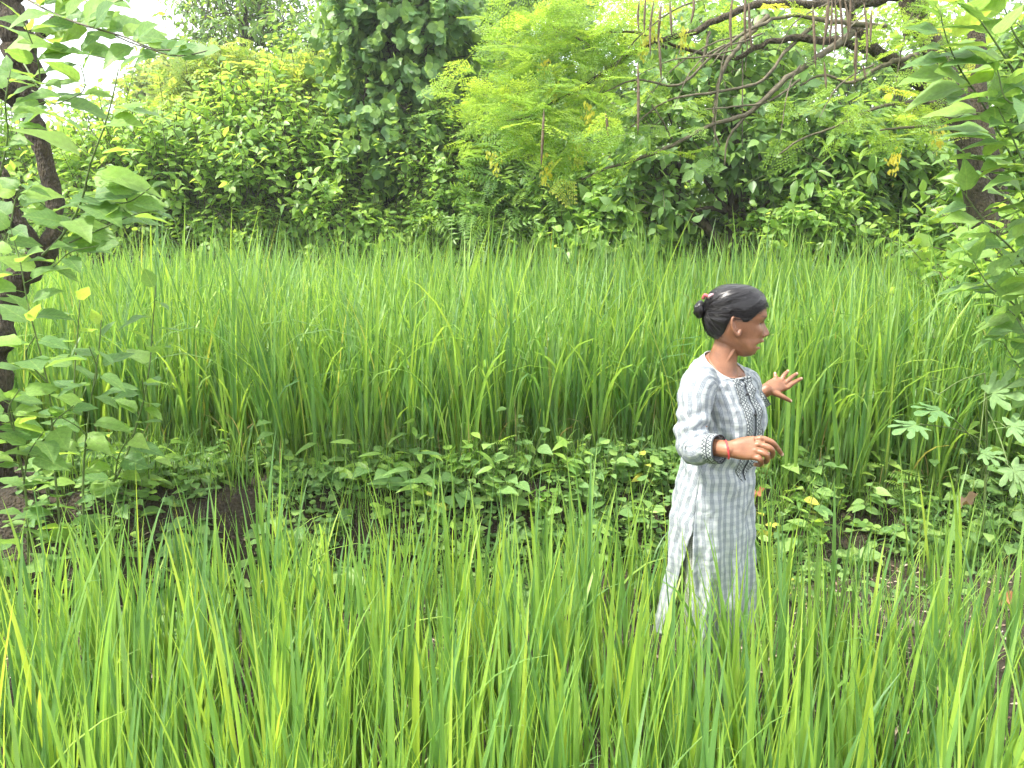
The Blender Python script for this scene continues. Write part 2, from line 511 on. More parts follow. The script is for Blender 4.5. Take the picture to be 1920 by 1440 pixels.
def t_blade(rs, bend, lean, rows=8, vfold=True, fold_at=None):
    """rice blade of unit length starting upright; width scaled apart"""
    ang = lean
    p = np.zeros(3)
    V, UV, F4 = [], [], []
    tw = rs.uniform(-0.5, 0.5)
    for i in range(rows):
        t = i / (rows - 1)
        w = 0.5 * min(1, 0.45 + 1.6 * t) * (1 - t ** 3.2) + 0.004
        a = math.cos(tw * t), math.sin(tw * t)
        if vfold:
            V += [(-w * a[0], p[1], p[2] - w * a[1] * .02), (0, p[1] + 0.006 * (1 - t), p[2]), (w * a[0], p[1], p[2] + w * a[1] * .02)]
            UV += [(0, t), (0.5, t), (1, t)]
        else:
            V += [(-w * a[0], p[1], p[2]), (w * a[0], p[1], p[2])]
            UV += [(0, t), (1, t)]
        ang = lean + bend * t ** 2.2
        if fold_at and t > fold_at:
            ang += 1.7
        p = p + np.array([0, math.sin(ang), math.cos(ang)]) / (rows - 1)
    k = 3 if vfold else 2
    for i in range(rows - 1):
        for j in range(k - 1):
            F4.append((i * k + j, i * k + j + 1, (i + 1) * k + j + 1, (i + 1) * k + j))
    return (np.array(V, float), np.zeros((0, 3), int), np.array(F4, int), np.array(UV, float))

# rice blades: template in its own frame grows along +Z and leans to +Y
def inst_blades(acc, tm, pos, az, length, width, rnd):
    """az = heading of the lean"""
    k = len(pos)
    if not k: return
    V, F3, F4, UV = tm
    y = np.stack([np.sin(az), np.cos(az), np.zeros(k)], -1)
    x = np.stack([np.cos(az), -np.sin(az), np.zeros(k)], -1)
    W = V[None, :, 0:1] * x[:, None] * np.asarray(width)[:, None, None] + V[None, :, 1:2] * y[:, None] * np.asarray(length)[:, None, None]
    W[..., 2] += V[None, :, 2] * np.asarray(length)[:, None]
    W += np.asarray(pos)[:, None]
    m = len(V)
    off = (np.arange(k) * m + acc.n)[:, None, None]
    acc.f[4].append((F4[None] + off).reshape(-1, 4))
    acc.v.append(W.reshape(-1, 3)); acc.uv.append(np.tile(UV, (k, 1))); acc.r.append(np.repeat(rnd, m)); acc.n += m * k

T_MULB = [t_grid(w_ovate(m, p), 9, fold=fo, droop=dr, serr=0.05, petiole=0.22, wave=0.10) for m, p, fo, dr in ((0.36, .36, .22, .15), (0.33, .4, .35, .25), (0.39, .34, .12, .08), (0.31, .38, .28, .38))]
T_OVATE = [t_grid(w_ovate(m, p), 6, fold=fo, droop=dr, petiole=0.15, wave=0.06) for m, p, fo, dr in ((0.33, .38, .2, .25), (0.37, .36, .12, .35), (0.29, .42, .3, .1))]
T_LANCE = [t_grid(w_lance(m), 7, fold=fo, droop=dr, petiole=0.08, wave=0.1) for m, fo, dr in ((0.15, .3, .3), (0.18, .2, .5), (0.12, .4, .15))]
T_LANCE_S = [t_grid(w_lance(0.15), 4, fold=.2, droop=dr) for dr in (.25, .5)]
T_SMALL = [t_oval(0.29, .25, .15), t_oval(0.26, .4, .35, .03), t_oval(0.33, .15, .08, -.02)]
T_TINY = [t_small(0.31, .2, .15), t_small(0.27, .1, .3), t_small(0.35, .25, .05)]
T_NARROW = [t_small(0.13, .1, .2), t_small(0.16, .1, .35)]
T_ROUND = [t_round(0.14, .5), t_round(0.2, .55), t_round(0.06, .48)]
T_PINN = [t_pinnate(7, .36, .10), t_pinnate(6, .40, .12, droop=.45), t_pinnate(8, .34, .09, droop=.1)]
T_MARI = [t_pinnate(8, .42, .085, .4, .3, 58, .01), t_pinnate(7, .45, .09, .5, .15, 55, .01)]
T_MOR = [t_moringa(np.random.RandomState(i)) for i in range(3)]

def piece_mesh(kind, tm, mat, cache={}):
    key = (kind, id(tm), mat.name)
    if key not in cache:
        a = Acc()
        a.inst(tm, np.zeros((1, 3)), np.array([[0, 1., 0]]), np.array([[0, 0, 1.]]), 1.0, [0.0])
        me = a.mesh(kind)
        me.materials.append(mat)
        cache[key] = me
    return cache[key]

# ------------------------------------------------------------------ ground
BANK_H = 0.45
def bank_y(x):
    return 3.36 + 0.10 * np.sin(x * 1.3 + 0.4) + 0.05 * np.sin(x * 3.1) + 0.22 * np.clip((x - 1.0) / 1.2, 0, 1)
def ground_z(x, y):
    x, y = np.asarray(x, float), np.asarray(y, float)
    b = bank_y(x)
    wdt = 0.46 + 0.28 * np.clip((x - 0.9) / 0.8, 0, 1) - 0.2 * np.clip((-x - 0.9) / 0.6, 0, 1)
    t = np.clip((y - b) / wdt, 0, 1)
    s = t * t * (3 - 2 * t)
    q = np.stack([x, y, np.zeros_like(x)], -1)
    nz = (vnoise(q * 9 + 40) - .5) * 0.05 + (vnoise(q * 23 + 7) - .5) * 0.028
    near = np.exp(-((x / 9) ** 2 + ((y - 3) / 9) ** 2))
    z = BANK_H * s + nz * (0.35 + 0.65 * np.exp(-((y - b - .2) / .5) ** 2)) * near
    z = z + 0.05 * np.clip((x - 1.0) / 1.0, 0, 1) * np.clip((y - 2.2) / 0.8, 0, 1) * (1 - s)
    far = np.clip((y - 14) / 60, 0, 1)
    return z + far * 1.5

def axis_pts(lo, hi, step, ext, n):
    core = np.arange(lo, hi + 1e-6, step)
    g = np.linspace(0, 1, n)[1:] ** 3
    return np.concatenate([(lo - g * ext)[::-1], core, hi + g * ext])
gx = axis_pts(-3.2, 3.6, 0.03, 400, 30)
gy = np.concatenate([np.linspace(-400, -10, 10), np.arange(-6, 1.0, 0.5), np.arange(1.0, 5.0, 0.025), np.arange(5.0, 14, 0.3), 14 + np.linspace(0, 1, 30)[1:] ** 3 * 900])
GX, GY = np.meshgrid(gx, gy)
a = Acc()
a.grid(np.stack([GX, GY, ground_z(GX, GY)], -1))
m, nt, N, L, out = mat_new('dark_soil')
tc = N.new('ShaderNodeTexCoord')
n1 = N.new('ShaderNodeTexNoise'); n1.inputs['Scale'].default_value = 5; n1.inputs['Detail'].default_value = 9; n1.inputs['Roughness'].default_value = 0.7
n2 = N.new('ShaderNodeTexNoise'); n2.inputs['Scale'].default_value = 60; n2.inputs['Detail'].default_value = 6
n3 = N.new('ShaderNodeTexVoronoi'); n3.inputs['Scale'].default_value = 70
for n_ in (n1, n2, n3): L.new(tc.outputs['Object'], n_.inputs['Vector'])
rp = ramp(N, [(0.25, (0.017, 0.013, 0.008)), (0.5, (0.036, 0.027, 0.015)), (0.75, (0.088, 0.067, 0.040))])
L.new(math_node(N, L, 'MULTIPLY_ADD', n2.outputs['Fac'], 0.55, math_node(N, L, 'MULTIPLY', n1.outputs['Fac'], 0.45)), rp.inputs['Fac'])
pr = N.new('ShaderNodeBsdfPrincipled'); pr.inputs['Roughness'].default_value = 0.95
L.new(rp.outputs['Color'], pr.inputs['Base Color'])
bp = N.new('ShaderNodeBump'); bp.inputs['Strength'].default_value = 0.9; bp.inputs['Distance'].default_value = 0.02
L.new(math_node(N, L, 'ADD', n2.outputs['Fac'], math_node(N, L, 'MULTIPLY', n3.outputs['Distance'], 0.6)), bp.inputs['Height'])
L.new(bp.outputs['Normal'], pr.inputs['Normal']); L.new(pr.outputs[0], out.inputs['Surface'])
M_SOIL = m
tag(link('ground', a.mesh('ground'), M_SOIL), 'dark terraced soil of the two paddies and the bank', 'ground', kind='structure')

# ------------------------------------------------------------------ trees
CAMP = np.array([0, 0, CAM_Z])

def ell_points(rs, ells, k, shell=0.45):
    """points and outward directions in a set of ellipsoids, given as px, py, depth, rx, ry, rz"""
    vol = np.array([(e[3] * e[4] * e[5]) ** 0.75 for e in ells])
    which = rs.choice(len(ells), k, p=vol / vol.sum())
    c = np.array([P(e[0], e[1], e[2]) for e in ells])[which]
    r = np.array([e[3:6] for e in ells])[which]
    u = norm(rs.normal(size=(k, 3)))
    rad = (shell + (1 - shell) * rs.rand(k)) ** 0.8
    lump = 0.78 + 0.45 * vnoise(u * 2.2 + which[:, None] * 7.3 + 30)
    return c + u * r * (rad * lump)[:, None], norm(u / r)

def shoot_leaves(rs, org, dr, length, nl, size, spread=1.0, droop=0.25, flat=0.6):
    """alternate leaves along shoots -> pos, dir, normal, scale"""
    k = len(org)
    t = (np.arange(nl) + 0.6) / nl
    pos = org[:, None] + dr[:, None] * (length[:, None] * t[None])[..., None]
    pos = pos - np.array([0, 0, 1.0]) * (droop * 0.5 * length[:, None] * t[None] ** 2)[..., None]
    ref = norm(np.cross(dr, norm(rs.normal(size=(k, 3)))))
    b = np.cross(dr, ref)
    az = np.arange(nl)[None] * 2.4 + rs.rand(k, 1) * 6.28 + rs.normal(0, .3, (k, nl))
    radial = np.cos(az)[..., None] * ref[:, None] + np.sin(az)[..., None] * b[:, None]
    d = norm(dr[:, None] * math.cos(spread) + radial * math.sin(spread) + np.array([0, 0, -droop]) + rs.normal(0, .18, (k, nl, 3)))
    n = norm(np.array([0, 0, 1.0]) * flat + radial * -0.2 + dr[:, None] * 0.35 + rs.normal(0, .28, (k, nl, 3)))
    sc = size * (0.65 + 0.6 * rs.rand(k, nl)) * (0.75 + 0.35 * np.sin(np.pi * np.clip(t, 0, 1)))[None]
    return pos.reshape(-1, 3), d.reshape(-1, 3), n.reshape(-1, 3), sc.ravel()

def in_view(p, margin=40):
    x, y, z = proj(p)
    return (z > 0.3) & (x > -margin) & (x < 1920 + margin) & (y > -margin) & (y < 1440 + margin)

def leaves_to(root, base, pos, d, n, s, tmpls, mat, nparts, rs, name='leaf', crown='crown', parent=None):
    """the nparts leaves that show largest become parts, the rest one crown"""
    k = len(pos)
    var = rs.randint(len(tmpls), size=k)
    rnd = rs.rand(k)
    vis = in_view(pos)
    px, py, dep = proj(pos)
    score = np.where(vis, s / np.maximum(dep, .3) * (0.6 + 0.4 * rs.rand(k)), -1)
    # prefer the leaves at the front of the crown
    order = np.argsort(-score)
    part = np.zeros(k, bool)
    if nparts:
        front = np.argsort(np.where(vis, dep - 3.0 * s, 1e9))[:nparts * 3]
        front = front[np.argsort(-score[front])][:nparts]
        part[front] = True
    acc = Acc()
    for q, tm in enumerate(tmpls):
        sel = (var == q) & ~part
        acc.inst(tm, pos[sel], d[sel], n[sel], s[sel], rnd[sel])
    if acc.n:
        c = link(crown, acc.mesh(crown, base), mat, root)
        c['kind'] = 'stuff'
    for i in np.nonzero(part)[0]:
        if not vis[i]: continue
        me = piece_mesh(name, tmpls[var[i]], mat)
        o = bpy.data.objects.new(name, me)
        COL.objects.link(o)
        o.parent = parent or root
        o.matrix_basis = frame(pos[i] - base, d[i], n[i], s[i])

def trunk_part(root, base, pts, radii, mat, name='trunk', sides=9, seed=0, wob=0.12, n=None):
    pts = np.asarray(pts, float)
    n = n or max(6, len(pts) * 4)
    c = spline(pts, n)
    r = cinterp(np.linspace(0, 1, len(radii)), np.asarray(radii, float), np.linspace(0, 1, n))
    rs = np.random.RandomState(seed + 900)
    c[1:] += rs.normal(0, 1, (n - 1, 3)) * r[1:, None] * wob
    r = r * (1 + rs.normal(0, 0.06, n))
    acc = Acc()
    acc.tube(c, np.maximum(r, 0.0015), sides, uvs=1.0)
    if name == 'trunk':
        v = acc.v[0]
        v += norm(v - np.repeat(c, sides, axis=0)) * ((vnoise(v * 14 + seed) - .5) * 0.5 * np.repeat(r, sides))[:, None]
    return link(name, acc.mesh(name, base), mat, root)

def tree(name, label, base_px, trunks, ells, nsh, nl, size, tmpls, mat, seed, length=0.4, spread=1.0, droop=0.25, up=0.5, nparts=40, bark=M_BARK, group=None, flat=0.6, limbs=8, cat='tree', shell=0.45, trunk_r=0.08, twigs=True):
    rs = np.random.RandomState(seed)
    bx, bd = base_px
    b0 = P(bx, 490, bd)
    base = np.array([b0[0], bd, float(ground_z(b0[0], bd))])
    root = empty(name, base, label, cat, group)
    tops = []
    for ti, (pts, rad) in enumerate(trunks):
        W = [P(*q) for q in pts]
        if ti == 0:
            W = [base - np.array([0, 0, .06])] + W
            rad = [rad[0] * 1.35] + list(rad)
        trunk_part(root, base, W, rad, bark, seed=seed + ti)
        tops += [W[int(len(W) * .5)], W[-1]]
    org, outw = ell_points(rs, ells, nsh, shell)
    dr = norm(outw * 0.7 + np.array([0, 0, up]) + rs.normal(0, .35, (nsh, 3)))
    ln = length * (0.6 + 0.8 * rs.rand(nsh))
    for i in range(limbs):
        e = ells[i % len(ells)]
        c = P(e[0], e[1], e[2]) + rs.normal(0, .35, 3) * np.array(e[3:6])
        t0 = np.array(tops[rs.randint(len(tops))])
        mid = (t0 + c) / 2 + rs.normal(0, .1, 3) + np.array([0, 0, .1])
        trunk_part(root, base, [t0, mid, c], [trunk_r * .5, trunk_r * .3, trunk_r * .08], bark, 'branch', 5, seed + 50 + i, .2, 8)
    pos, d, n, s = shoot_leaves(rs, org, dr, ln, nl, size, spread, droop, flat)
    leaves_to(root, base, pos, d, n, s, tmpls, mat, nparts, rs)
    if twigs:
        acc = Acc()
        step = max(1, nsh // 260)
        for i in range(0, nsh, step):
            t = np.linspace(-0.6, 1, 4)[:, None]
            pp = org[i] + dr[i] * ln[i] * t - np.array([0, 0, 1]) * (droop * .5 * ln[i] * t * np.abs(t))
            acc.tube(pp, np.array([.006, .005, .004, .002]) * (0.6 + bd / 14), 3, cap=False)
        link('twig', acc.mesh('twig', base), M_TWIG, root)['kind'] = 'stuff'
    return root, base

G_BG = 'trees behind the paddy'
# vine-covered tree in the middle
tree('vine_covered_tree', 'tall tree smothered in blue-green two-lobed vine leaves behind the paddy', (738, 9.8),
     [([(736, 430, 9.8), (728, 300, 9.8), (745, 150, 9.8), (738, -80, 9.8)], [.075, .07, .06, .045]), ([(742, 488, 9.75), (716, 440, 9.7), (693, 392, 9.6), (672, 330, 9.6)], [.04, .035, .03, .02]), ([(748, 500, 9.9), (768, 440, 9.9), (790, 390, 9.9)], [.04, .03, .02])],
     [(735, 40, 9.7, .62, .5, .75), (800, 100, 9.7, .5, .5, .75), (690, 110, 9.8, .45, .45, .6), (745, 250, 9.6, .45, .4, .5), (700, 240, 9.7, .4, .4, .6), (790, 280, 9.8, .35, .4, .5), (740, -60, 9.8, .8, .7, .6), (830, 30, 9.9, .4, .4, .6), (800, 190, 9.8, .5, .4, .3)],
     760, 10, .115, T_ROUND, M_BLUE, 1, length=.4, nparts=180, up=.1, droop=.55, flat=.3)
# light shrubs left of it
tree('leafy_shrub', 'pale green leafy shrub just left of the vine-covered tree', (545, 9.9),
     [([(545, 470, 9.9), (540, 420, 9.9), (548, 350, 9.9)], [.06, .05, .03])],
     [(555, 350, 9.9, .7, .6, .5), (480, 270, 10, .5, .6, .5), (590, 310, 9.9, .45, .5, .4), (470, 370, 9.8, .55, .5, .45), (640, 390, 9.7, .4, .5, .4), (520, 230, 10, .35, .4, .35)],
     400, 14, .125, T_SMALL, M_LIGHT, 2, length=.7, nparts=110, up=.9, cat='shrub')
tree('leafy_shrub', 'bright green shrub with long upright shoots behind the left tree', (290, 10),
     [([(290, 470, 10), (285, 425, 10), (265, 390, 10)], [.06, .05, .03])],
     [(290, 370, 10, .8, .6, .55), (215, 310, 10.2, .6, .6, .5), (385, 350, 10, .6, .6, .45), (330, 300, 10.1, .45, .5, .35), (190, 400, 9.9, .6, .5, .4), (410, 420, 9.8, .45, .5, .3)],
     430, 14, .125, T_SMALL, M_LIGHT, 3, length=.75, nparts=110, up=1.0, cat='shrub')
tree('leafy_shrub', 'green shrub beyond the forked trunk at the far left', (70, 10.5),
     [([(70, 470, 10.5), (80, 400, 10.5)], [.06, .04])],
     [(90, 350, 10.5, .8, .6, .6), (0, 320, 10.5, .7, .6, .7), (150, 370, 10.3, .6, .5, .5), (40, 410, 10.2, .8, .5, .45), (-80, 350, 10.4, .7, .5, .8)],
     380, 13, .125, T_SMALL, M_LIGHT, 4, length=.7, nparts=60, up=.8, cat='shrub')
tree('yellow_tipped_shrub', 'yellow-tipped feathery shrub above the pale shrubs', (600, 10.6),
     [([(600, 470, 10.6), (600, 330, 10.6)], [.06, .04])],
     [(590, 195, 10.6, .5, .4, .35), (620, 250, 10.6, .45, .4, .35), (385, 190, 10.8, .5, .4, .3), (430, 170, 10.8, .35, .3, .25)],
     420, 5, .33, T_PINN, M_GOLD, 5, length=.4, nparts=50, up=.5, cat='shrub')
# tall trees beyond, against the sky
tree('airy_tree', 'airy tree with drooping narrow leaves against the white sky', (450, 16),
     [([(450, 400, 16), (445, 200, 16), (460, 40, 16)], [.12, .1, .06])],
     [(450, 60, 16, 1.0, .9, .9), (400, 20, 16, .7, .7, .6), (500, 110, 16, .8, .7, .7), (440, 160, 16, .9, .8, .5), (520, 30, 16, .6, .6, .6), (470, -60, 16, .9, .8, .6)],
     360, 13, .2, T_NARROW, M_MID, 6, length=.8, nparts=40, up=.3, droop=.7, flat=.3, group=G_BG)
tree('round_tree', 'rounded olive tree low on the skyline at the left', (340, 24),
     [([(340, 330, 24), (335, 230, 24)], [.14, .1])],
     [(350, 180, 24, 1.3, 1, 1.0), (300, 200, 24, 1.1, 1, .9), (420, 190, 24, 1.2, 1, .9)],
     500, 12, .22, T_SMALL, M_GOLD, 7, length=.6, nparts=0, group=G_BG)
tree('broad_tree', 'mid green tree between the airy tree and the vine-covered tree', (590, 15),
     [([(590, 380, 15), (590, 220, 15)], [.11, .08])],
     [(590, 170, 15, .8, .7, .8), (560, 250, 15, 1.0, .8, .6), (640, 230, 15, .8, .7, .8), (600, 100, 15, .45, .5, .5), (520, 210, 15, .6, .6, .5)],
     430, 12, .14, T_SMALL, M_MID, 8, length=.5, nparts=30, group=G_BG)
tree('dark_tree', 'dark dense tree rising behind the feathery yellow-green branches', (965, 17),
     [([(965, 350, 17), (965, 150, 17)], [.15, .1])],
     [(970, 40, 17, 1.4, 1, 1.2), (900, 110, 17, 1.0, 1, 1.0), (1040, 90, 17, 1.1, 1, 1.1), (960, -80, 17, 1.4, 1, 1.0), (880, -20, 17, .9, .8, 1.0), (920, 220, 16.5, 1.2, .8, .8)],
     620, 12, .2, T_SMALL, M_DARK, 9, length=.6, nparts=40, up=.0, droop=.6, flat=.3, group=G_BG)
tree('broad_tree', 'leafy tree right behind the vine-covered trunk', (860, 12.5),
     [([(860, 450, 12.5), (858, 330, 12.5)], [.08, .06])],
     [(870, 260, 12.5, .7, .6, .8), (840, 360, 12.3, .8, .6, .6), (890, 130, 13, .55, .6, .7), (910, 380, 12, .8, .6, .5)],
     420, 12, .13, T_SMALL, M_MID, 10, length=.45, nparts=40, group=G_BG)
# feathery shrubs, mid
tree('pinnate_shrub', 'dark shrub of paired leaflets under the hanging yellow leaves', (960, 9.3),
     [([(1010, 470, 9.3), (985, 400, 9.3), (945, 340, 9.3)], [.05, .045, .03])],
     [(950, 330, 9.3, .5, .4, .4), (1010, 380, 9.3, .5, .4, .4), (920, 420, 9.2, .55, .4, .35), (990, 300, 9.4, .5, .4, .35)],
     460, 4, .36, T_PINN, M_MID, 11, length=.35, nparts=90, up=.5, cat='shrub')
tree('weedy_shrub', 'slender pale shrub with many thin stems right of the vine-covered trunk', (850, 9.4),
     [([(850, 475, 9.4), (855, 380, 9.4)], [.03, .02])],
     [(860, 420, 9.4, .45, .4, .4), (820, 350, 9.4, .4, .35, .55), (860, 290, 9.4, .3, .3, .5), (880, 450, 9.3, .4, .3, .25)],
     420, 14, .09, T_SMALL, M_LIGHT, 12, length=.5, nparts=60, up=1.2, cat='shrub')
tree('broad_leaved_shrub', 'bright broad-leaved shrub below the long bare branch', (1130, 9.2),
     [([(1130, 475, 9.2), (1140, 420, 9.2)], [.04, .03])],
     [(1130, 410, 9.2, .6, .45, .4), (1080, 370, 9.3, .45, .4, .35), (1190, 430, 9.1, .5, .4, .35), (1110, 460, 9.0, .7, .3, .2)],
     420, 9, .15, T_OVATE, M_LIGHT, 13, length=.35, nparts=110, up=.7, cat='shrub')
# dark heart-leaved tree
tree('heart_leaved_tree', 'forked dark-trunked tree with overlapping heart-shaped leaves right of centre', (1368, 8.9),
     [([(1368, 470, 8.9), (1372, 400, 8.9), (1372, 320, 8.9), (1395, 200, 8.9)], [.085, .075, .07, .05]), ([(1360, 478, 8.85), (1320, 420, 8.8), (1270, 370, 8.8), (1235, 300, 8.8)], [.06, .055, .05, .03]), ([(1375, 480, 8.85), (1400, 440, 8.8), (1420, 400, 8.8)], [.04, .03, .02])],
     [(1370, 200, 8.9, .75, .6, .5), (1250, 240, 8.9, .55, .5, .45), (1460, 250, 8.9, .5, .5, .5), (1270, 320, 8.8, .4, .4, .3), (1200, 390, 8.8, .35, .4, .25), (1465, 370, 8.8, .3, .4, .35), (1330, 90, 9.1, .8, .6, .5), (1430, 120, 9.1, .6, .5, .5), (1400, 290, 8.9, .4, .4, .3)],
     560, 8, .14, T_OVATE, M_DARK, 14, length=.35, nparts=200, up=.0, droop=.45, flat=.5)
tree('lance_leaved_tree', 'young tree with clustered long glossy leaves and slim grey trunk', (1632, 8.7),
     [([(1632, 470, 8.7), (1630, 400, 8.7), (1640, 320, 8.7), (1650, 260, 8.7)], [.07, .065, .05, .03])],
     [(1640, 310, 8.7, .5, .45, .3), (1570, 330, 8.6, .5, .45, .35), (1560, 410, 8.6, .45, .4, .35), (1690, 330, 8.7, .4, .4, .3), (1600, 260, 8.7, .5, .4, .25)],
     380, 8, .2, T_LANCE, M_MID, 15, length=.25, nparts=170, up=.4, droop=.35, bark=M_BARKG)
tree('weedy_shrub', 'pale undergrowth shrub left of the slim grey trunk', (1540, 8.5),
     [([(1540, 480, 8.5), (1545, 430, 8.5)], [.03, .02])],
     [(1540, 430, 8.5, .5, .35, .3), (1580, 460, 8.5, .5, .3, .2), (1480, 450, 8.6, .5, .3, .25)],
     360, 10, .11, T_SMALL, M_LIGHT, 16, length=.35, nparts=60, up=.9, cat='shrub')
tree('dark_shrub', 'dark shaded shrub between the grey trunk and the right-hand trunk', (1740, 9.2),
     [([(1740, 480, 9.2), (1740, 380, 9.2)], [.04, .03])],
     [(1740, 360, 9.2, .5, .4, .5), (1760, 430, 9.1, .6, .4, .35), (1700, 440, 9.2, .4, .4, .3)],
     520, 9, .12, T_SMALL, M_DARK, 17, length=.35, nparts=60, up=.4, cat='shrub')
tree('broad_leaved_shrub', 'green shrub behind the right-hand trunk at the frame edge', (1890, 7.4),
     [([(1890, 500, 7.4), (1890, 400, 7.4)], [.04, .03])],
     [(1880, 420, 7.4, .5, .4, .5), (1940, 330, 7.4, .5, .4, .6), (1900, 520, 7.2, .5, .4, .35), (1800, 500, 7.4, .45, .4, .25), (1960, 180, 7.6, .5, .5, .6)],
     420, 9, .14, T_OVATE, M_MID, 18, length=.35, nparts=60, up=.5, cat='shrub')
for i, (bx, bd, h, w, mat, lab) in enumerate([
        (150, 9.9, 60, .7, M_LIGHT, 'low bright undergrowth left of the pale shrubs'),
        (360, 9.8, 70, .6, M_LIGHT, 'low bright undergrowth between the two pale shrubs'),
        (470, 9.7, 60, .5, M_LIGHT, 'low leafy undergrowth at the foot of the pale shrub'),
        (655, 9.5, 90, .5, M_LIGHT, 'bright bush at the left foot of the vine-covered tree'),
        (800, 9.6, 80, .45, M_LIGHT, 'bright bush at the right foot of the vine-covered tree'),
        (1060, 9.2, 60, .5, M_LIGHT, 'low bright bush under the tip of the bare branch'),
        (1290, 9.3, 70, .5, M_MID, 'low bush left of the forked dark trunk'),
        (1460, 9.0, 70, .45, M_LIGHT, 'low bush right of the forked dark trunk'),
        (1700, 8.9, 70, .5, M_LIGHT, 'low bush right of the slim grey trunk')]):
    tree('low_bush', lab, (bx, bd), [([(bx, 480, bd), (bx + 6, 480 - h * .5, bd)], [.02, .012])],
         [(bx, 478 - h * .35, bd, w, .3, h * .45 * bd / FPX), (bx + 45, 480 - h * .2, bd - .1, w * .7, .3, h * .35 * bd / FPX)],
         150, 12, .11, T_SMALL, mat, 80 + i, length=.45, nparts=40, up=1.0, cat='shrub', limbs=3, trunk_r=.03)
for i, (bx, by, bd, mat, lab) in enumerate([
        (1895, 640, 4.9, M_MID, 'leafy bush at the right edge behind the lobed-leaf plant'),
        (1830, 560, 5.3, M_LIGHT, 'pale leafy bush in front of the right-hand trunk')]):
    tree('broad_leaved_shrub', lab, (bx, bd), [([(bx, by + 40, bd), (bx + 6, by, bd)], [.02, .012])],
         [(bx, by, bd, .32, .25, .28), (bx + 40, by + 60, bd, .3, .25, .3), (bx + 20, by - 70, bd, .25, .2, .2)],
         90, 9, .12, T_OVATE, mat, 120 + i, length=.3, nparts=110, up=.5, cat='shrub', limbs=4, trunk_r=.03)
# second row filling the view between the trunks
for i, (bx, bd, top, w, mat, lab) in enumerate([
        (130, 14, 290, 1.6, M_MID, 'far green tree behind the shrubs at the left edge'),
        (420, 14.5, 310, 1.8, M_MID, 'dark tree in the shade behind the bright shrubs'),
        (690, 14, 270, 1.5, M_MID, 'green tree glimpsed left of the vine-covered trunk'),
        (1090, 13.5, 90, 1.7, M_MID, 'green tree behind the feathery yellow-green branches'),
        (1290, 13, 10, 1.7, M_LIGHT, 'pale tree behind the forked dark-trunked tree'),
        (1530, 13, 40, 1.7, M_MID, 'green tree between the forked tree and the slim grey trunk'),
        (1760, 13, 30, 1.7, M_LIGHT, 'pale tree behind the leaning right-hand trunk'),
        (1960, 12.5, 30, 1.7, M_MID, 'green tree filling the right edge of the wood')]):
    bd = bd + 3.6; w = w * 1.25
    es = [(bx, top + 60, bd, w * .8, .7, .9), (bx - 60, top + 150, bd, w * .7, .7, .9), (bx + 70, top + 170, bd - .3, w * .7, .7, .9), (bx, 400, bd - .5, w, .6, .7), (bx + 40, 460, bd - .8, w * 1.1, .5, .5)]
    tree('broad_tree', lab, (bx, bd), [([(bx, 400, bd), (bx + 8, top + 120, bd)], [.09, .06])], es, 480, 11, .17, T_SMALL, mat, 30 + i, length=.55, nparts=20, group=G_BG, up=.4)
# distant wood
acc = Acc()
rs = np.random.RandomState(77)
for i in range(46):
    x = -26 + 54 * i / 45 + rs.uniform(-1, 1)
    y = rs.uniform(25, 33)
    top = 5.2 + rs.uniform(-1, 1.2) + (2.5 if x > 0 else 0)
    k = 420
    u = norm(rs.normal(size=(k, 3)))
    c = np.array([x, y, top * .52])
    r = np.array([2.2, 1.6, top * .52])
    pos = c + u * r * (0.75 + 0.4 * vnoise(u * 2.5 + i * 9))[:, None] * (0.6 + .4 * rs.rand(k))[:, None]
    d = norm(u + rs.normal(0, .6, (k, 3)) + np.array([0, 0, -.2]))
    acc.inst(T_TINY[i % 3], pos, d, norm(u + np.array([0, 0, .8]) + rs.normal(0, .4, (k, 3))), .5 * (0.7 + .6 * rs.rand(k)), rs.rand(k))
tag(link('distant_wood', acc.mesh('distant_wood'), M_MID), 'far-off mass of green wood behind the trees', 'woodland', kind='stuff')

# ------------------------------------------------------------------ moringa tree on the right
rs = np.random.RandomState(5)
mb = np.array([P(1875, 490, 5.8)[0], 5.8, 0.44])
mor = empty('moringa_tree', mb, 'leaning moringa tree with feathery yellow-green leaves and long hanging pods', 'tree')
def mp_(l, dd=None):
    return [P(*q) for q in l]
trunk_part(mor, mb, [mb - np.array([0, 0, .06])] + mp_([(1872, 560, 5.8), (1842, 400, 5.8), (1808, 250, 5.8), (1758, 110, 5.85), (1700, -20, 5.9), (1680, -120, 5.9)]), [.14, .115, .10, .09, .075, .07, .06], M_BARKG, seed=3, sides=12, n=34)
trunk_part(mor, mb, [mb + np.array([.12, .1, -.06])] + mp_([(1895, 520, 5.95), (1862, 330, 5.95), (1835, 180, 6.0), (1830, 20, 6.0), (1825, -90, 6.0)]), [.09, .08, .075, .07, .06, .05], M_BARKG, seed=4, sides=10, n=28)
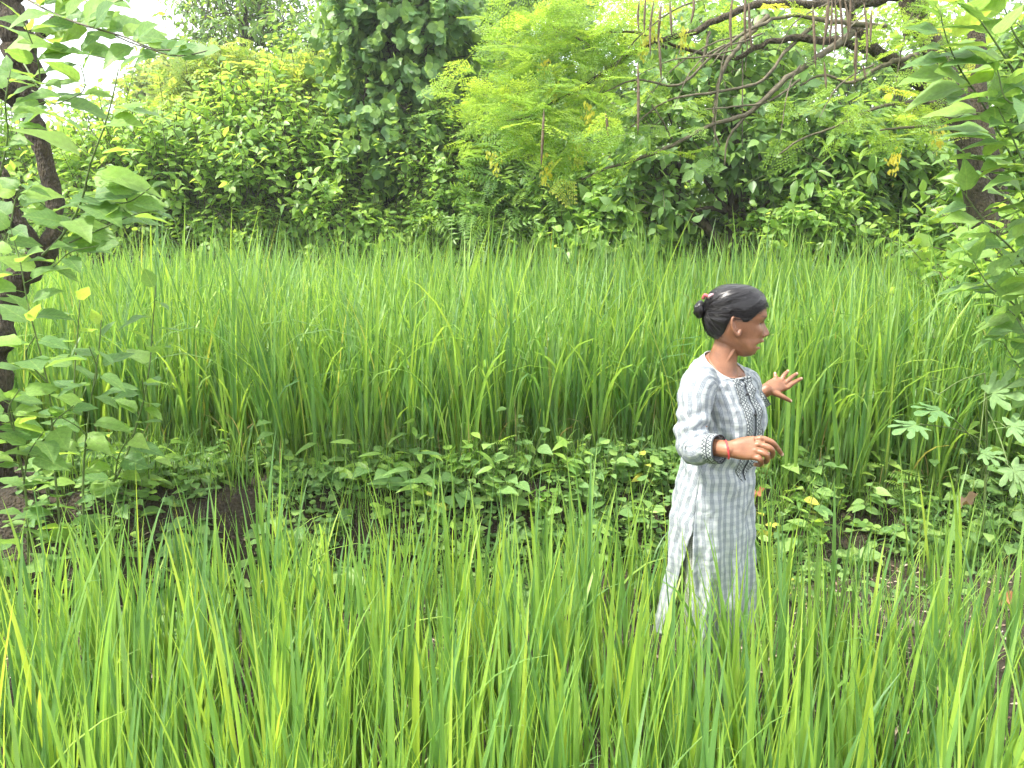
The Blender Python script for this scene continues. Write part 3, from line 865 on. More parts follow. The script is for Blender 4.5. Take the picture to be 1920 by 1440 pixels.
MB = [  # thick limbs and thin bare branches
    ([(1790, 232, 5.8), (1735, 170, 5.8), (1680, 120, 5.75), (1632, 85, 5.7), (1600, 40, 5.7), (1575, -40, 5.7)], [.05, .045, .042, .04, .034, .03]),
    ([(1640, 92, 5.7), (1560, 78, 5.6), (1480, 72, 5.5), (1440, 80, 5.5), (1380, 108, 5.5), (1300, 96, 5.5), (1240, 78, 5.5)], [.032, .028, .024, .02, .016, .012, .008]),
    ([(1720, -20, 5.8), (1600, 5, 5.7), (1500, 8, 5.6), (1410, 12, 5.5), (1350, 35, 5.5), (1290, 62, 5.5), (1220, 80, 5.5), (1140, 130, 5.5), (1080, 170, 5.5), (1040, 190, 5.4), (985, 222, 5.4), (950, 226, 5.4)], [.045, .042, .036, .03, .026, .022, .02, .018, .015, .012, .008, .005]),
    ([(1600, 60, 5.6), (1530, 110, 5.5), (1465, 155, 5.4), (1400, 215, 5.4), (1340, 232, 5.4), (1270, 268, 5.35), (1190, 300, 5.3), (1130, 318, 5.3), (1090, 338, 5.3)], [.028, .024, .02, .018, .015, .014, .012, .010, .006]),
    ([(1400, 215, 5.4), (1365, 262, 5.4), (1358, 310, 5.4)], [.010, .008, .005]),
    ([(1440, 30, 5.5), (1395, 75, 5.45), (1352, 140, 5.4), (1342, 190, 5.4), (1338, 240, 5.4), (1350, 275, 5.4)], [.02, .018, .015, .012, .010, .006]),
    ([(1260, 260, 5.35), (1235, 215, 5.3), (1222, 195, 5.3)], [.008, .006, .005]),
    ([(1720, 100, 5.8), (1640, 130, 5.6), (1590, 155, 5.5), (1545, 140, 5.5), (1500, 160, 5.45)], [.02, .018, .014, .01, .006]),
    ([(1760, 190, 5.8), (1650, 200, 5.6), (1560, 240, 5.5), (1500, 262, 5.4), (1460, 290, 5.4)], [.018, .014, .011, .008, .005]),
    ([(1250, 90, 5.5), (1200, 62, 5.5), (1150, 60, 5.5), (1100, 70, 5.5)], [.012, .01, .007, .004]),
    ([(1330, 60, 5.5), (1310, 130, 5.45), (1270, 160, 5.4), (1190, 150, 5.4), (1130, 175, 5.4)], [.012, .01, .008, .006, .004]),
    ([(1140, 130, 5.5), (1110, 90, 5.5), (1060, 60, 5.5), (1000, 40, 5.5)], [.01, .008, .006, .004]),
    ([(1500, 150, 5.5), (1440, 190, 5.4), (1380, 200, 5.35), (1320, 205, 5.3)], [.01, .008, .006, .004]),
    ([(1700, 60, 5.8), (1730, 20, 5.6), (1750, -30, 5.5)], [.03, .025, .02]),
    ([(1800, 240, 5.8), (1720, 236, 5.6), (1650, 245, 5.5)], [.016, .01, .006]),
    ([(1660, 50, 5.7), (1560, 40, 5.5), (1480, 30, 5.4), (1400, 60, 5.3), (1330, 110, 5.3), (1290, 150, 5.3)], [.02, .017, .014, .012, .009, .006]),
    ([(1560, 20, 5.6), (1470, 100, 5.5), (1430, 150, 5.45), (1360, 170, 5.4), (1250, 190, 5.35), (1180, 240, 5.3)], [.016, .014, .011, .009, .007, .004]),
]
rt_ = np.random.RandomState(19)
for i in range(13):
    x0_, y0_ = rt_.uniform(1330, 1790), rt_.uniform(-20, 130)
    dx_, dy_ = rt_.uniform(-240, 20), rt_.uniform(20, 200)
    dd_ = rt_.uniform(5.1, 5.6)
    MB.append(([(x0_, y0_, dd_), (x0_ + dx_ * .3, y0_ + dy_ * .05 + 10, dd_), (x0_ + dx_ * .65, y0_ + dy_ * .4, dd_ - .05), (x0_ + dx_, y0_ + dy_, dd_ - .1)], [.006, .005, .004, .002]))
for i, (pts, rad) in enumerate(MB):
    trunk_part(mor, mb, mp_(pts), rad, M_BARKG if i < 3 else M_TWIG, 'branch', 6, 60 + i, .25, len(pts) * 5)
frond_o, frond_d = [], []
def frond_cloud(cx, cy, dep, rx, ry, rz, k):
    u = norm(rs.normal(size=(k, 3))) * (rs.rand(k, 1) ** .5)
    k = int(k * .55)
    u = norm(rs.normal(size=(k, 3))) * (rs.rand(k, 1) ** .5) * 1.3
    frond_o.append(P(cx, cy, dep) + u * np.array([rx, ry, rz]))
    frond_d.append(norm(np.stack([rs.normal(-.5, .6, k), rs.normal(-.2, .7, k), rs.normal(-.05, .35, k)], -1)))
for c in [(930, 190, 5.4, .28, .3, .16, 60), (1000, 130, 5.5, .35, .35, .22, 110), (1080, 180, 5.4, .4, .35, .3, 150), (1000, 235, 5.3, .35, .3, .18, 70), (1150, 90, 5.5, .4, .35, .25, 110), (1110, 270, 5.2, .35, .3, .2, 70),
          (1060, 50, 5.5, .4, .3, .2, 90), (1200, 30, 5.6, .4, .3, .2, 70), (1230, 170, 5.4, .35, .3, .25, 36), (1280, 240, 5.3, .3, .3, .15, 26), (1560, 190, 5.4, .4, .3, .25, 26), (1660, 170, 5.6, .35, .3, .25, 30), (1610, 240, 5.4, .4, .3, .12, 34),
          (1700, 40, 5.5, .4, .3, .2, 40), (1780, 60, 5.5, .3, .3, .25, 50), (1480, 40, 5.7, .4, .3, .2, 22), (1720, 230, 5.6, .3, .3, .15, 40), (1350, 10, 5.7, .5, .3, .15, 20), (960, 80, 5.6, .2, .3, .15, 30)]:
    frond_cloud(*c)
fo, fd = np.concatenate(frond_o), np.concatenate(frond_d)
k = len(fo)
leaves_to(mor, mb, fo, fd, norm(np.array([0, 0, 1.0]) + rs.normal(0, .35, (k, 3))), (.15 + .15 * rs.rand(k)), T_MOR, M_MORINGA, 170, rs)
for j, (cx, cy, dep) in enumerate([(926, 298, 5.3), (1230, 60, 5.4), (1280, 70, 5.4), (1040, 170, 5.4), (1025, 320, 5.2), (1105, 215, 5.2), (1085, 290, 5.2), (1760, 255, 5.5), (1675, 300, 5.3), (1020, 130, 5.4), (1210, 75, 5.4)]):
    q = P(cx, cy, dep)
    a = Acc()
    kk = 34
    pp = q + rs.normal(0, 1, (kk, 3)) * np.array([.022, .022, .045])
    dd = norm(np.stack([rs.normal(0, .3, kk), rs.normal(0, .3, kk), -np.ones(kk)], -1))
    a.inst(T_SMALL[0], pp, dd, rs.normal(size=(kk, 3)), .035, rs.uniform(.95, 1, kk) * .04 + .955)
    link('yellow_leaf_spray', a.mesh('yellow_leaf_spray', mb), M_YELLOW, mor)['kind'] = 'stuff'
M_POD_ = M_POD
for (x, y0, y1, dep) in [(1196, 118, 252, 5.3), (1020, 205, 312, 5.2), (1199, 0, 60, 5.4), (1211, -10, 62, 5.45), (1226, 0, 106, 5.4), (1240, 5, 80, 5.5), (1256, 0, 70, 5.5), (1374, -10, 92, 5.4), (1399, -20, 85, 5.4), (1404, 0, 95, 5.35), (1524, 10, 128, 5.5), (1554, -5, 75, 5.5), (1560, 0, 84, 5.45), (1566, 0, 105, 5.4), (1574, -10, 80, 5.5), (1584, 0, 70, 5.5), (1605, 60, 130, 5.5), (1620, 5, 120, 5.4), (1634, 20, 80, 5.5), (1300, -10, 45, 5.5), (1135, 210, 258, 5.4), (1545, 115, 168, 5.4), (1235, 70, 150, 5.35), (1608, 70, 165, 5.5), (1595, -10, 60, 5.45), (1550, 10, 95, 5.4), (1618, 120, 150, 5.5)]:
    top, bot = P(x, y0, dep - .45), P(x + rs.uniform(-8, 8), y1, dep - .45)
    pts = spline([top, (top + bot) / 2 + rs.normal(0, .006, 3), bot], 9)
    a = Acc()
    a.tube(pts, np.array([.002, .006, .008, .009, .0095, .009, .008, .006, .0015]) * rs.uniform(.7, .95), 6)
    link('seed_pod', a.mesh('seed_pod', mb), M_POD_, mor)

# ------------------------------------------------------------------ mulberry: left tree, right tree, shoots
def mulberry_branch(root, base, pts, rad, nleaf, size, seed, mat=M_MULB, tm=T_MULB, bark=M_STEM, start=.12, side=None, up=.15, droop=.3, name='branch', tophang=0.0, cam_tilt=0.25):
    rs = np.random.RandomState(seed)
    W = np.array([P(*q) for q in pts])
    c = spline(W, 18)
    r = np.linspace(rad[0], rad[1], 18)
    acc = Acc()
    acc.tube(c, r, 6)
    br = link(name, acc.mesh(name, base), bark, root)
    tg = norm(np.gradient(c, axis=0))
    for j in range(nleaf):
        t = start + (1 - start) * (j + .3 + .4 * rs.rand()) / nleaf
        f = t * 17
        i = min(int(f), 16)
        p = c[i] * (1 - f + i) + c[i + 1] * (f - i)
        ax = tg[i]
        sgn = 1 if j % 2 else -1
        if side and rs.rand() < .75: sgn = side
        # leaves spread sideways in the picture plane and in depth
        lat = norm(np.array([sgn * rs.uniform(.5, 1.0), rs.uniform(-.9, .5), 0]))
        lat = norm(lat - ax * np.dot(lat, ax) * .6)
        d = norm(lat + ax * rs.uniform(.1, .5) + np.array([0, 0, up + rs.normal(0, .18)]))
        if t > .93:
            d = norm(ax + lat * .5)
        n = norm(np.array([rs.normal(0, .3), -cam_tilt + rs.normal(0, .35), 1.0 + tophang]))
        s = 1.15 * size * rs.uniform(.7, 1.15) * (1 - .35 * max(0, t - .75) / .25)
        o = bpy.data.objects.new('leaf', piece_mesh('leaf', tm[rs.randint(len(tm))], mat))
        COL.objects.link(o)
        o.parent = br
        o.matrix_basis = frame(p - base, d, n, s)
    return br

lb = np.array([P(20, 490, 3.75)[0], 3.75, float(ground_z(P(20, 490, 3.75)[0], 3.75))])
ml = empty('mulberry_tree', lb, 'gnarled mulberry tree with forked brown trunk at the left edge', 'tree')
trunk_part(ml, lb, [lb - np.array([0, 0, .08])] + mp_([(12, 940, 3.75), (-8, 780, 3.75), (2, 620, 3.75), (30, 530, 3.75), (75, 478, 3.75)]), [.11, .09, .075, .066, .06, .055], M_BARK, seed=20, sides=14, n=30)
trunk_part(ml, lb, mp_([(70, 490, 3.75), (105, 430, 3.75), (95, 350, 3.75), (72, 260, 3.75), (50, 180, 3.75), (42, 110, 3.75), (20, 40, 3.75), (5, -60, 3.75)]), [.055, .041, .039, .042, .052, .072, .064, .052], M_BARK, seed=21, sides=14, n=40)
trunk_part(ml, lb, mp_([(80, 480, 3.73), (45, 430, 3.7), (22, 380, 3.68), (8, 330, 3.66), (-20, 290, 3.66)]), [.045, .03, .028, .027, .025], M_BARK, seed=22, sides=10, n=20)
trunk_part(ml, lb, mp_([(45, 185, 3.75), (20, 170, 3.72), (-30, 130, 3.7)]), [.06, .05, .045], M_BARK, seed=23, sides=10, n=12)
trunk_part(ml, lb, mp_([(48, 95, 3.75), (75, 65, 3.7), (110, 30, 3.65), (150, -20, 3.6)]), [.03, .022, .018, .014], M_BARK, seed=24, sides=8, n=14)
trunk_part(ml, lb, mp_([(10, 420, 3.68), (0, 425, 3.6), (-30, 440, 3.5)]), [.03, .028, .026], M_BARK, seed=25, sides=8, n=8)
LBR = [  # pts, radius, leaves, size
    ([(20, -20, 3.4), (90, 20, 3.2), (160, 48, 3.0), (230, 68, 2.9), (310, 95, 2.8), (345, 85, 2.75)], (.008, .003), 13, .115, 1, .05),
    ([(100, 60, 3.5), (180, 52, 3.2), (260, 85, 3.0), (340, 105, 2.9), (390, 95, 2.85)], (.006, .003), 9, .11, 0, .05),
    ([(40, 40, 3.5), (100, 80, 3.3), (160, 100, 3.2), (200, 110, 3.1)], (.006, .003), 9, .11, 0, .1),
    ([(80, 478, 3.5), (125, 430, 3.2), (155, 370, 3.0), (172, 300, 2.9), (195, 240, 2.85), (215, 165, 2.8), (222, 130, 2.8)], (.010, .003), 17, .165, 1, .3),
    ([(150, 400, 3.2), (200, 380, 3.1), (250, 375, 3.0), (285, 350, 3.0)], (.006, .003), 8, .13, 0, .0),
    ([(130, 455, 3.3), (200, 425, 3.2), (260, 400, 3.1), (300, 395, 3.05)], (.006, .003), 7, .13, 0, .0),
    ([(45, 120, 3.5), (75, 160, 3.3), (70, 110, 3.2), (40, 30, 3.1)], (.006, .003), 10, .12, 0, .1),
    ([(60, 170, 3.5), (120, 190, 3.2), (160, 155, 3.1), (150, 120, 3.1)], (.005, .003), 8, .13, 0, .1),
    ([(0, 330, 3.3), (15, 250, 3.2), (10, 190, 3.1), (20, 130, 3.1)], (.006, .003), 10, .12, 0, .2),
    ([(-10, 480, 3.4), (20, 420, 3.3), (30, 370, 3.3), (60, 350, 3.2)], (.006, .003), 9, .11, 0, .1),
    ([(70, 640, 3.3), (50, 560, 3.2), (35, 480, 3.2), (20, 430, 3.2)], (.006, .003), 9, .13, 0, .1),
    ([(60, 520, 3.4), (100, 500, 3.3), (140, 470, 3.2), (190, 460, 3.2)], (.005, .003), 5, .12, 0, .0),
    ([(150, 30, 3.4), (130, -10, 3.3), (180, 10, 3.2), (230, 0, 3.1)], (.005, .003), 8, .11, 0, .0),
]
for i, (pts, rad, nlf, size, side, up) in enumerate(LBR):
    mulberry_branch(ml, lb, pts, (rad[0] * .65, rad[1] * .7), int(nlf * (1.8 if i < 3 else 1.3)), size, 300 + i, bark=M_TWIG if i in (0, 1, 2) else M_STEM, side=side or None, up=up, cam_tilt=1.7 if i < 3 else .6)

G_SH = 'mulberry saplings at the left'
SHT_DENS = .8
SHT = [
    ('tall slim mulberry sapling with single leaves standing before the tall rice', [(190, 1000, 3.55), (215, 900, 3.5), (255, 800, 3.5), (280, 690, 3.45), (287, 600, 3.45), (292, 535, 3.4)], 22, .125),
    ('bushy mulberry sapling nearest the left trunk', [(110, 960, 3.3), (100, 850, 3.2), (90, 720, 3.1), (70, 640, 3.05), (52, 570, 3.0)], 24, .15),
    ('mulberry sapling between the slim one and the bushy one', [(150, 980, 3.4), (158, 860, 3.35), (172, 740, 3.3), (185, 660, 3.3), (190, 600, 3.3)], 22, .14),
    ('short mulberry sapling low in the left corner', [(40, 990, 3.3), (45, 900, 3.2), (30, 820, 3.1), (15, 740, 3.0)], 18, .14),
    ('pale-tipped mulberry sapling behind the bushy one', [(135, 960, 3.7), (140, 820, 3.65), (140, 700, 3.6), (146, 620, 3.6), (150, 560, 3.6)], 18, .12),
]
for i, (lab, pts, nlf, size) in enumerate(SHT):
    w0 = P(*pts[0]); w0 = np.array([w0[0], w0[1], float(ground_z(w0[0], w0[1]))])
    rt = empty('mulberry_sapling', w0, lab, 'sapling', G_SH)
    pts2 = [tuple(q) for q in pts]
    pw = proj(w0 - np.array([0, 0, .03]))
    pts2 = [(float(pw[0]), float(pw[1]), w0[1])] + pts2[1:]
    mulberry_branch(rt, w0, pts2, (.007, .0025), int(nlf * SHT_DENS), size * .95, 340 + i, start=.12, up=.05, cam_tilt=.1, name='stem')
    if i < 4:
        rs2 = np.random.RandomState(i)
        for j in range(2):
            q = pts[1 + j]
            mulberry_branch(rt, w0, [q, (q[0] + rs2.uniform(-40, 50), q[1] - 50, q[2] - .1), (q[0] + rs2.uniform(-70, 80), q[1] - 90, q[2] - .2)], (.004, .002), 4, size * .9, 360 + i * 3 + j, up=.0)

rb = np.array([2.85, 3.75, .44])
mr = empty('mulberry_tree', rb, 'leafy mulberry reaching in from the right edge with large pale leaves', 'tree')
trunk_part(mr, rb, [rb - np.array([0, 0, .06]), rb + np.array([.02, 0, .6]), rb + np.array([-.03, -.05, 1.1]), rb + np.array([.0, -.05, 1.8])], [.035, .03, .025, .015], M_BARK, seed=41, sides=8)
RBR = [
    ([(1950, 400, 3.5), (1895, 290, 3.4), (1840, 190, 3.3), (1790, 110, 3.2), (1768, 50, 3.2), (1762, 10, 3.2)], 20, .175),
    ([(1960, 200, 3.3), (1900, 130, 3.2), (1860, 70, 3.1), (1820, 10, 3.1), (1800, -30, 3.1)], 14, .17),
    ([(1960, 560, 3.6), (1900, 470, 3.5), (1850, 420, 3.4), (1820, 380, 3.4), (1800, 350, 3.4)], 15, .15),
    ([(1960, 640, 3.6), (1900, 570, 3.5), (1850, 530, 3.4), (1820, 480, 3.4)], 15, .16),
    ([(1980, 420, 3.3), (1930, 330, 3.2), (1890, 240, 3.2), (1860, 180, 3.2)], 13, .15),
    ([(1960, 330, 3.5), (1900, 320, 3.4), (1840, 300, 3.4), (1800, 290, 3.4)], 9, .14),
    ([(1990, 720, 3.5), (1930, 640, 3.4), (1890, 580, 3.4), (1850, 570, 3.4)], 10, .15),
    ([(1960, 120, 3.6), (1900, 60, 3.5), (1880, 10, 3.5), (1840, -30, 3.5)], 10, .16),
    ([(1980, 520, 3.7), (1920, 420, 3.6), (1880, 360, 3.6), (1850, 330, 3.6)], 10, .13),
    ([(1995, 860, 3.6), (1950, 740, 3.5), (1905, 680, 3.45), (1880, 640, 3.4)], 12, .14),
    ([(2000, 700, 3.8), (1940, 560, 3.7), (1880, 480, 3.7), (1840, 440, 3.7)], 14, .14),
    ([(2010, 560, 3.4), (1960, 430, 3.3), (1925, 380, 3.3), (1900, 330, 3.3)], 12, .15),
    ([(1990, 260, 3.2), (1930, 200, 3.1), (1890, 190, 3.1), (1870, 130, 3.1)], 8, .15),
]
for i, (pts, nlf, size) in enumerate(RBR):
    mulberry_branch(mr, rb, pts, (.0065, .0022), int(nlf * 1.15), size, 400 + i, side=-1 if i < 2 else None, up=.25, cam_tilt=.35)

# ------------------------------------------------------------------ rice
def blade_set(seed, lst, rows, vf):
    r_ = np.random.RandomState(seed)
    return [t_blade(r_, b, l, rows, vf, fa) for b, l, fa in lst]
BL_NEAR = blade_set(1, [(.15, .03, None), (.35, .06, None), (.6, .1, None), (.25, .16, None), (.9, .12, None), (.1, .22, None), (1.5, .12, None), (2.2, .10, None)], 10, True)
BL_FAR = blade_set(2, [(.2, .03, None), (.4, .05, None), (.5, .12, None), (.8, .08, None), (.3, .2, None), (1.6, .08, None)], 6, False)
BL_EDGE = blade_set(3, [(.3, .04, None), (.6, .1, None), (1.4, .1, None), (2.3, .08, None), (2.7, .15, None), (.4, .2, None)], 10, True)

def rice_acc(rs, hills, nb, lmean, wmean, tmpls, probs, lvar=.22):
    acc = Acc()
    k = len(hills)
    n = k * nb
    pos = np.repeat(hills, nb, axis=0) + np.concatenate([rs.normal(0, .028, (n, 2)), np.zeros((n, 1))], 1)
    az = rs.rand(n) * 2 * np.pi
    hl = np.repeat(1 + rs.normal(0, .07, k) + .22 * (vnoise(hills * 1.3 + 5) - .5), nb)
    ln = lmean * np.where((lmean < .7) & (pos[:, 1] > 2.5), .88, 1.0) * hl * np.clip(1 + rs.normal(-.05, lvar, n), .4, 1.35)
    wd = wmean * (0.65 + .6 * rs.rand(n))
    var = rs.choice(len(tmpls), n, p=probs)
    rnd = rs.rand(n)
    for q, tm in enumerate(tmpls):
        s = var == q
        inst_blades(acc, tm, pos[s], az[s], ln[s], wd[s], rnd[s])
    return acc

def hills_in(rs, x0, x1, y0, y1, sp, keep):
    xs = np.arange(x0, x1, sp); ys = np.arange(y0, y1, sp)
    X, Y = np.meshgrid(xs, ys)
    h = np.stack([X.ravel(), Y.ravel()], -1) + rs.uniform(-.4, .4, (X.size, 2)) * sp
    h = h[keep(h[:, 0], h[:, 1], rs)]
    return np.concatenate([h, ground_z(h[:, 0], h[:, 1])[:, None] - .02], 1)

# tall rice of the upper paddy
rs = np.random.RandomState(21)
def keep_up(x, y, r):
    lim = 9.15 + .15 * np.sin(x * 2)
    front = bank_y(x) + .46 + .10 * np.sin(x * 2.3)
    front = front + .2 * np.clip((-x - 1.2) / .6, 0, 1)
    half = (y * .70 + .9)
    return (y > front) & (y < lim) & (np.abs(x) < half)
H = hills_in(rs, -8, 8, 3.8, 9.4, .135, keep_up)
hf = H[H[:, 1] < 5.0]; hb = H[H[:, 1] >= 5.0]
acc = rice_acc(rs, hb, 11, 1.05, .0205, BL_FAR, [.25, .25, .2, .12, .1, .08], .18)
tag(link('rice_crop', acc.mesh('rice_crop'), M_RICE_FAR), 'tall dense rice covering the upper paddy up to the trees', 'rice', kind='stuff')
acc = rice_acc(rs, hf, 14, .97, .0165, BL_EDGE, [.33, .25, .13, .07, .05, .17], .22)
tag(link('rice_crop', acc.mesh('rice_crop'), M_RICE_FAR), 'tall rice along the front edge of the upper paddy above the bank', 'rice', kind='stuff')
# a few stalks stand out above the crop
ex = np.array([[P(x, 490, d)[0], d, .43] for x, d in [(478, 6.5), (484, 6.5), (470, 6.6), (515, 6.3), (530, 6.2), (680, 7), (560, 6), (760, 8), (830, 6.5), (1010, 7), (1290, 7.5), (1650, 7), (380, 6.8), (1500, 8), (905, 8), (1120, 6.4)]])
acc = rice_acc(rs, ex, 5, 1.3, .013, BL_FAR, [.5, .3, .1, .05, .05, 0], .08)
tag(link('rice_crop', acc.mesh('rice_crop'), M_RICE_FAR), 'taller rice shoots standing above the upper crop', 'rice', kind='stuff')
# dry leaves at the foot of the crop
e = hf[hf[:, 1] < bank_y(hf[:, 0]) + 1.0]
acc = rice_acc(rs, e, 2, .38, .007, BL_EDGE, [.1, .2, .2, .2, .2, .1], .3)
tag(link('dry_rice_blades', acc.mesh('dry_rice_blades'), M_STRAW), 'withered straw-coloured blades at the foot of the tall rice', 'dry grass', kind='stuff')
# arching blades leaning out over the bank: single plants
GA = 'arching rice blades over the bank'
GAL = ['bending rice plant above the left lance-leaved plant', 'bending rice plant just right of the lance-leaved plant', 'bending rice plant above the middle of the bank', 'bending rice plant left of the woman above the yellow weed', 'bending rice plant under the outstretched far hand', 'tall arching rice plant beyond the outstretched far hand', 'short bending rice plant just right of the tunic', 'leftmost bending rice plant on the bank beside the saplings', 'bending rice plant behind the middle marigold-like plant', 'bending rice plant touching the lance-leaved plant', 'rightmost bending rice plant beside the lobed leaves', 'bending rice plant right behind the back of the woman']
for i, (x, y, dep, hgt, az) in enumerate([(640, 860, 4.15, .85, 2.6), (830, 850, 4.1, .8, 2.0), (1080, 870, 4.1, .9, 3.6), (1180, 880, 4.05, .75, 2.2), (1560, 870, 4.1, .95, 2.0), (1600, 860, 4.1, 1.0, 1.6), (1530, 880, 4.05, .8, 2.6), (420, 860, 4.3, .75, 3.4), (980, 860, 4.15, .8, 2.8), (720, 860, 4.15, .8, 3.5), (1750, 900, 4.1, .85, 2.0), (1240, 870, 4.1, .8, 2.4)]):
    w = P(x, y, dep)
    b = np.array([w[0], dep, float(ground_z(w[0], dep)) - .01])
    rt = empty('rice_plant', b, GAL[i], 'rice plant', GA)
    r_ = np.random.RandomState(i)
    for j in range(4):
        a = Acc()
        inst_blades(a, t_blade(r_, r_.uniform(1.5, 2.8), r_.uniform(.05, .2), 12), np.zeros((1, 3)), np.array([az + r_.normal(0, .6)]), np.array([hgt * r_.uniform(.8, 1.15)]), np.array([.014]), np.array([r_.rand()]))
        link('blade', a.mesh('blade'), M_RICE, rt)

# grass and herbs on the ground under the trees
rs = np.random.RandomState(52)
def keep_wood(x, y, r):
    return (np.abs(x) < y * .72 + 1.0) & (y > 9.2)
HW = hills_in(rs, -15, 15, 9.2, 19, .24, keep_wood)
acc = rice_acc(rs, HW, 7, .42, .03, BL_FAR, [.1, .2, .2, .2, .15, .15], .3)
tag(link('woodland_grass', acc.mesh('woodland_grass'), M_LIGHT), 'green grass and herbs on the ground under the trees', 'grass', kind='stuff')
# near paddy
rs = np.random.RandomState(22)
def keep_low(x, y, r):
    edge = bank_y(x) - .12
    p = np.ones_like(x)
    p = np.where(y > 2.65, .32, p)
    p = np.where((x > .85), .85, p)
    p = np.where((x > .72) & (y > 2.3), .32, p)
    p = np.where((x > .95) & (y > 2.3), .15, p)
    p = np.where((x > 1.05) & (y > 2.65), .08, p)
    p = np.where((np.abs(x - .25) < .35) & (y > 2.4), .75, p)
    half = y * .70 + .35
    person = ((x - .60) / .17) ** 2 + ((y - 2.43) / .16) ** 2 < 1
    return (y < edge) & (np.abs(x) < half) & (r.rand(len(x)) < p) & ~person
H = hills_in(rs, -2.7, 2.9, 1.25, 3.5, .15, keep_low)
px_, py_, dep_ = proj(H + np.array([0, 0, .45]))
seen = (px_ > -30) & (px_ < 1950) & (py_ < 1500)
order = np.argsort(np.where(seen, H[:, 1], 1e9))
sel = order[:150]
single = np.zeros(len(H), bool); single[sel] = True
single &= seen
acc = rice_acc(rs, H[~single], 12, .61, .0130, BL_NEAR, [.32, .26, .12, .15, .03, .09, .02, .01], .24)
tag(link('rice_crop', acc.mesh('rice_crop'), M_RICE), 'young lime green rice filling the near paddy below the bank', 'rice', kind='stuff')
bl_me = []
for i, tm in enumerate(BL_NEAR):
    a = Acc()
    inst_blades(a, tm, np.zeros((1, 3)), np.array([0.0]), np.array([1.0]), np.array([1.0]), np.array([0.0]))
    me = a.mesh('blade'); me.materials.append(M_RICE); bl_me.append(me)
PR = [.32, .26, .12, .15, .03, .09, .02, .01]
for i in np.nonzero(single)[0]:
    rt = empty('rice_plant', H[i], 'young rice plant with upright lime green blades in the foreground paddy', 'rice plant', 'rice plants nearest the camera')
    hs_ = 1 + rs.normal(0, .1)
    for j in range(16):
        o = bpy.data.objects.new('blade', bl_me[rs.choice(8, p=PR)])
        COL.objects.link(o)
        o.parent = rt
        o.location = (rs.normal(0, .026), rs.normal(0, .026), 0)
        o.rotation_euler = (0, 0, rs.rand() * 6.283)
        ln = .61 * hs_ * min(1.35, max(.4, 1 + rs.normal(-.03, .24)))
        wd = .0175 * (rs.uniform(.30, .6) if rs.rand() < .45 else rs.uniform(.7, 1.25))
        o.scale = (wd, ln, ln)

# short thin leaves between the near plants
hs2 = H[rs.rand(len(H)) < .9]
acc = rice_acc(rs, hs2, 9, .40, .007, BL_NEAR, [.14, .16, .16, .18, .12, .12, .08, .04], .3)
tag(link('rice_undergrowth', acc.mesh('rice_undergrowth'), M_RICE), 'short thin blades between the near rice plants', 'rice', kind='stuff')
# ------------------------------------------------------------------ bank weeds
def weed(name, label, group, base, hgt, nlf, size, tm, mat, seed, lean=(0, -.25), cat='weed', tri=True, spread=1.0, yellow=0.0):
    rs = np.random.RandomState(seed)
    rt = empty(name, base, label, cat, group)
    nst = 1 if nlf < 7 else (2 if nlf < 12 else 3)
    for s_ in range(nst):
        top = np.array([lean[0] * hgt + rs.normal(0, .05), lean[1] * hgt + rs.normal(0, .05), hgt * rs.uniform(.75, 1.1)])
        c = spline([np.zeros(3), top * .5 + np.array([0, 0, .02]), top], 8)
        a = Acc(); a.tube(c, np.linspace(.0035, .0015, 8), 5)
        st = link('stem', a.mesh('stem'), M_STEM, rt)
        m_ = nlf // nst
        for j in range(m_):
            t = .3 + .7 * (j + .5) / m_ if j < m_ - 1 else 1.0
            p = c[min(7, int(t * 7))]
            az = j * 2.4 + rs.rand() * 1.2
            d = norm(np.array([math.cos(az) * spread, math.sin(az) * spread - .25, rs.uniform(-.15, .35)]))
            n = norm(np.array([rs.normal(0, .3), -.35 + rs.normal(0, .3), 1.0]))
            mt = M_YELLOW if rs.rand() < yellow else mat
            o = bpy.data.objects.new('leaf', piece_mesh('leaf', tm[rs.randint(len(tm))], mt))
            COL.objects.link(o); o.parent = rt
            o.matrix_basis = frame(p, d, n, size * rs.uniform(.65, 1.2))
    return rt
rs = np.random.RandomState(31)
cnt = 0
for i in range(300):
    x = rs.uniform(-2.35, 3.0)
    b = float(bank_y(x))
    y = b + rs.uniform(.10, .62)
    if x < -.95 and rs.rand() < .4: y = b + rs.uniform(-.1, .3)
    if x > 1.25: y = b + rs.uniform(.12, .75)
    z = float(ground_z(x, y))
    if i % 6 == 5:
        weed('narrow_weed', 'low weed with narrow pointed leaves in the thicket along the bank', 'narrow-leaved weeds along the bank', (x, y, z - .01), rs.uniform(.12, .30), rs.randint(8, 14), rs.uniform(.08, .15), T_LANCE, M_LIGHT, 500 + i)
        continue
    if i % 6 == 2:
        weed('round_weed', 'low weed with small rounded leaves in the thicket along the bank', 'round-leaved weeds along the bank', (x, y, z - .01), rs.uniform(.08, .20), rs.randint(10, 15), rs.uniform(.035, .06), T_ROUND, M_LIGHT if i % 4 else M_MID, 500 + i)
        continue
    weed('broad_weed', 'low broad-leaved green weed in the thicket along the bank', 'weeds along the bank', (x, y, z - .01), rs.uniform(.07, .22) + (.16 if rs.rand() < .14 else 0), rs.randint(8, 14), rs.uniform(.052, .115), T_OVATE, M_WEED, 500 + i)
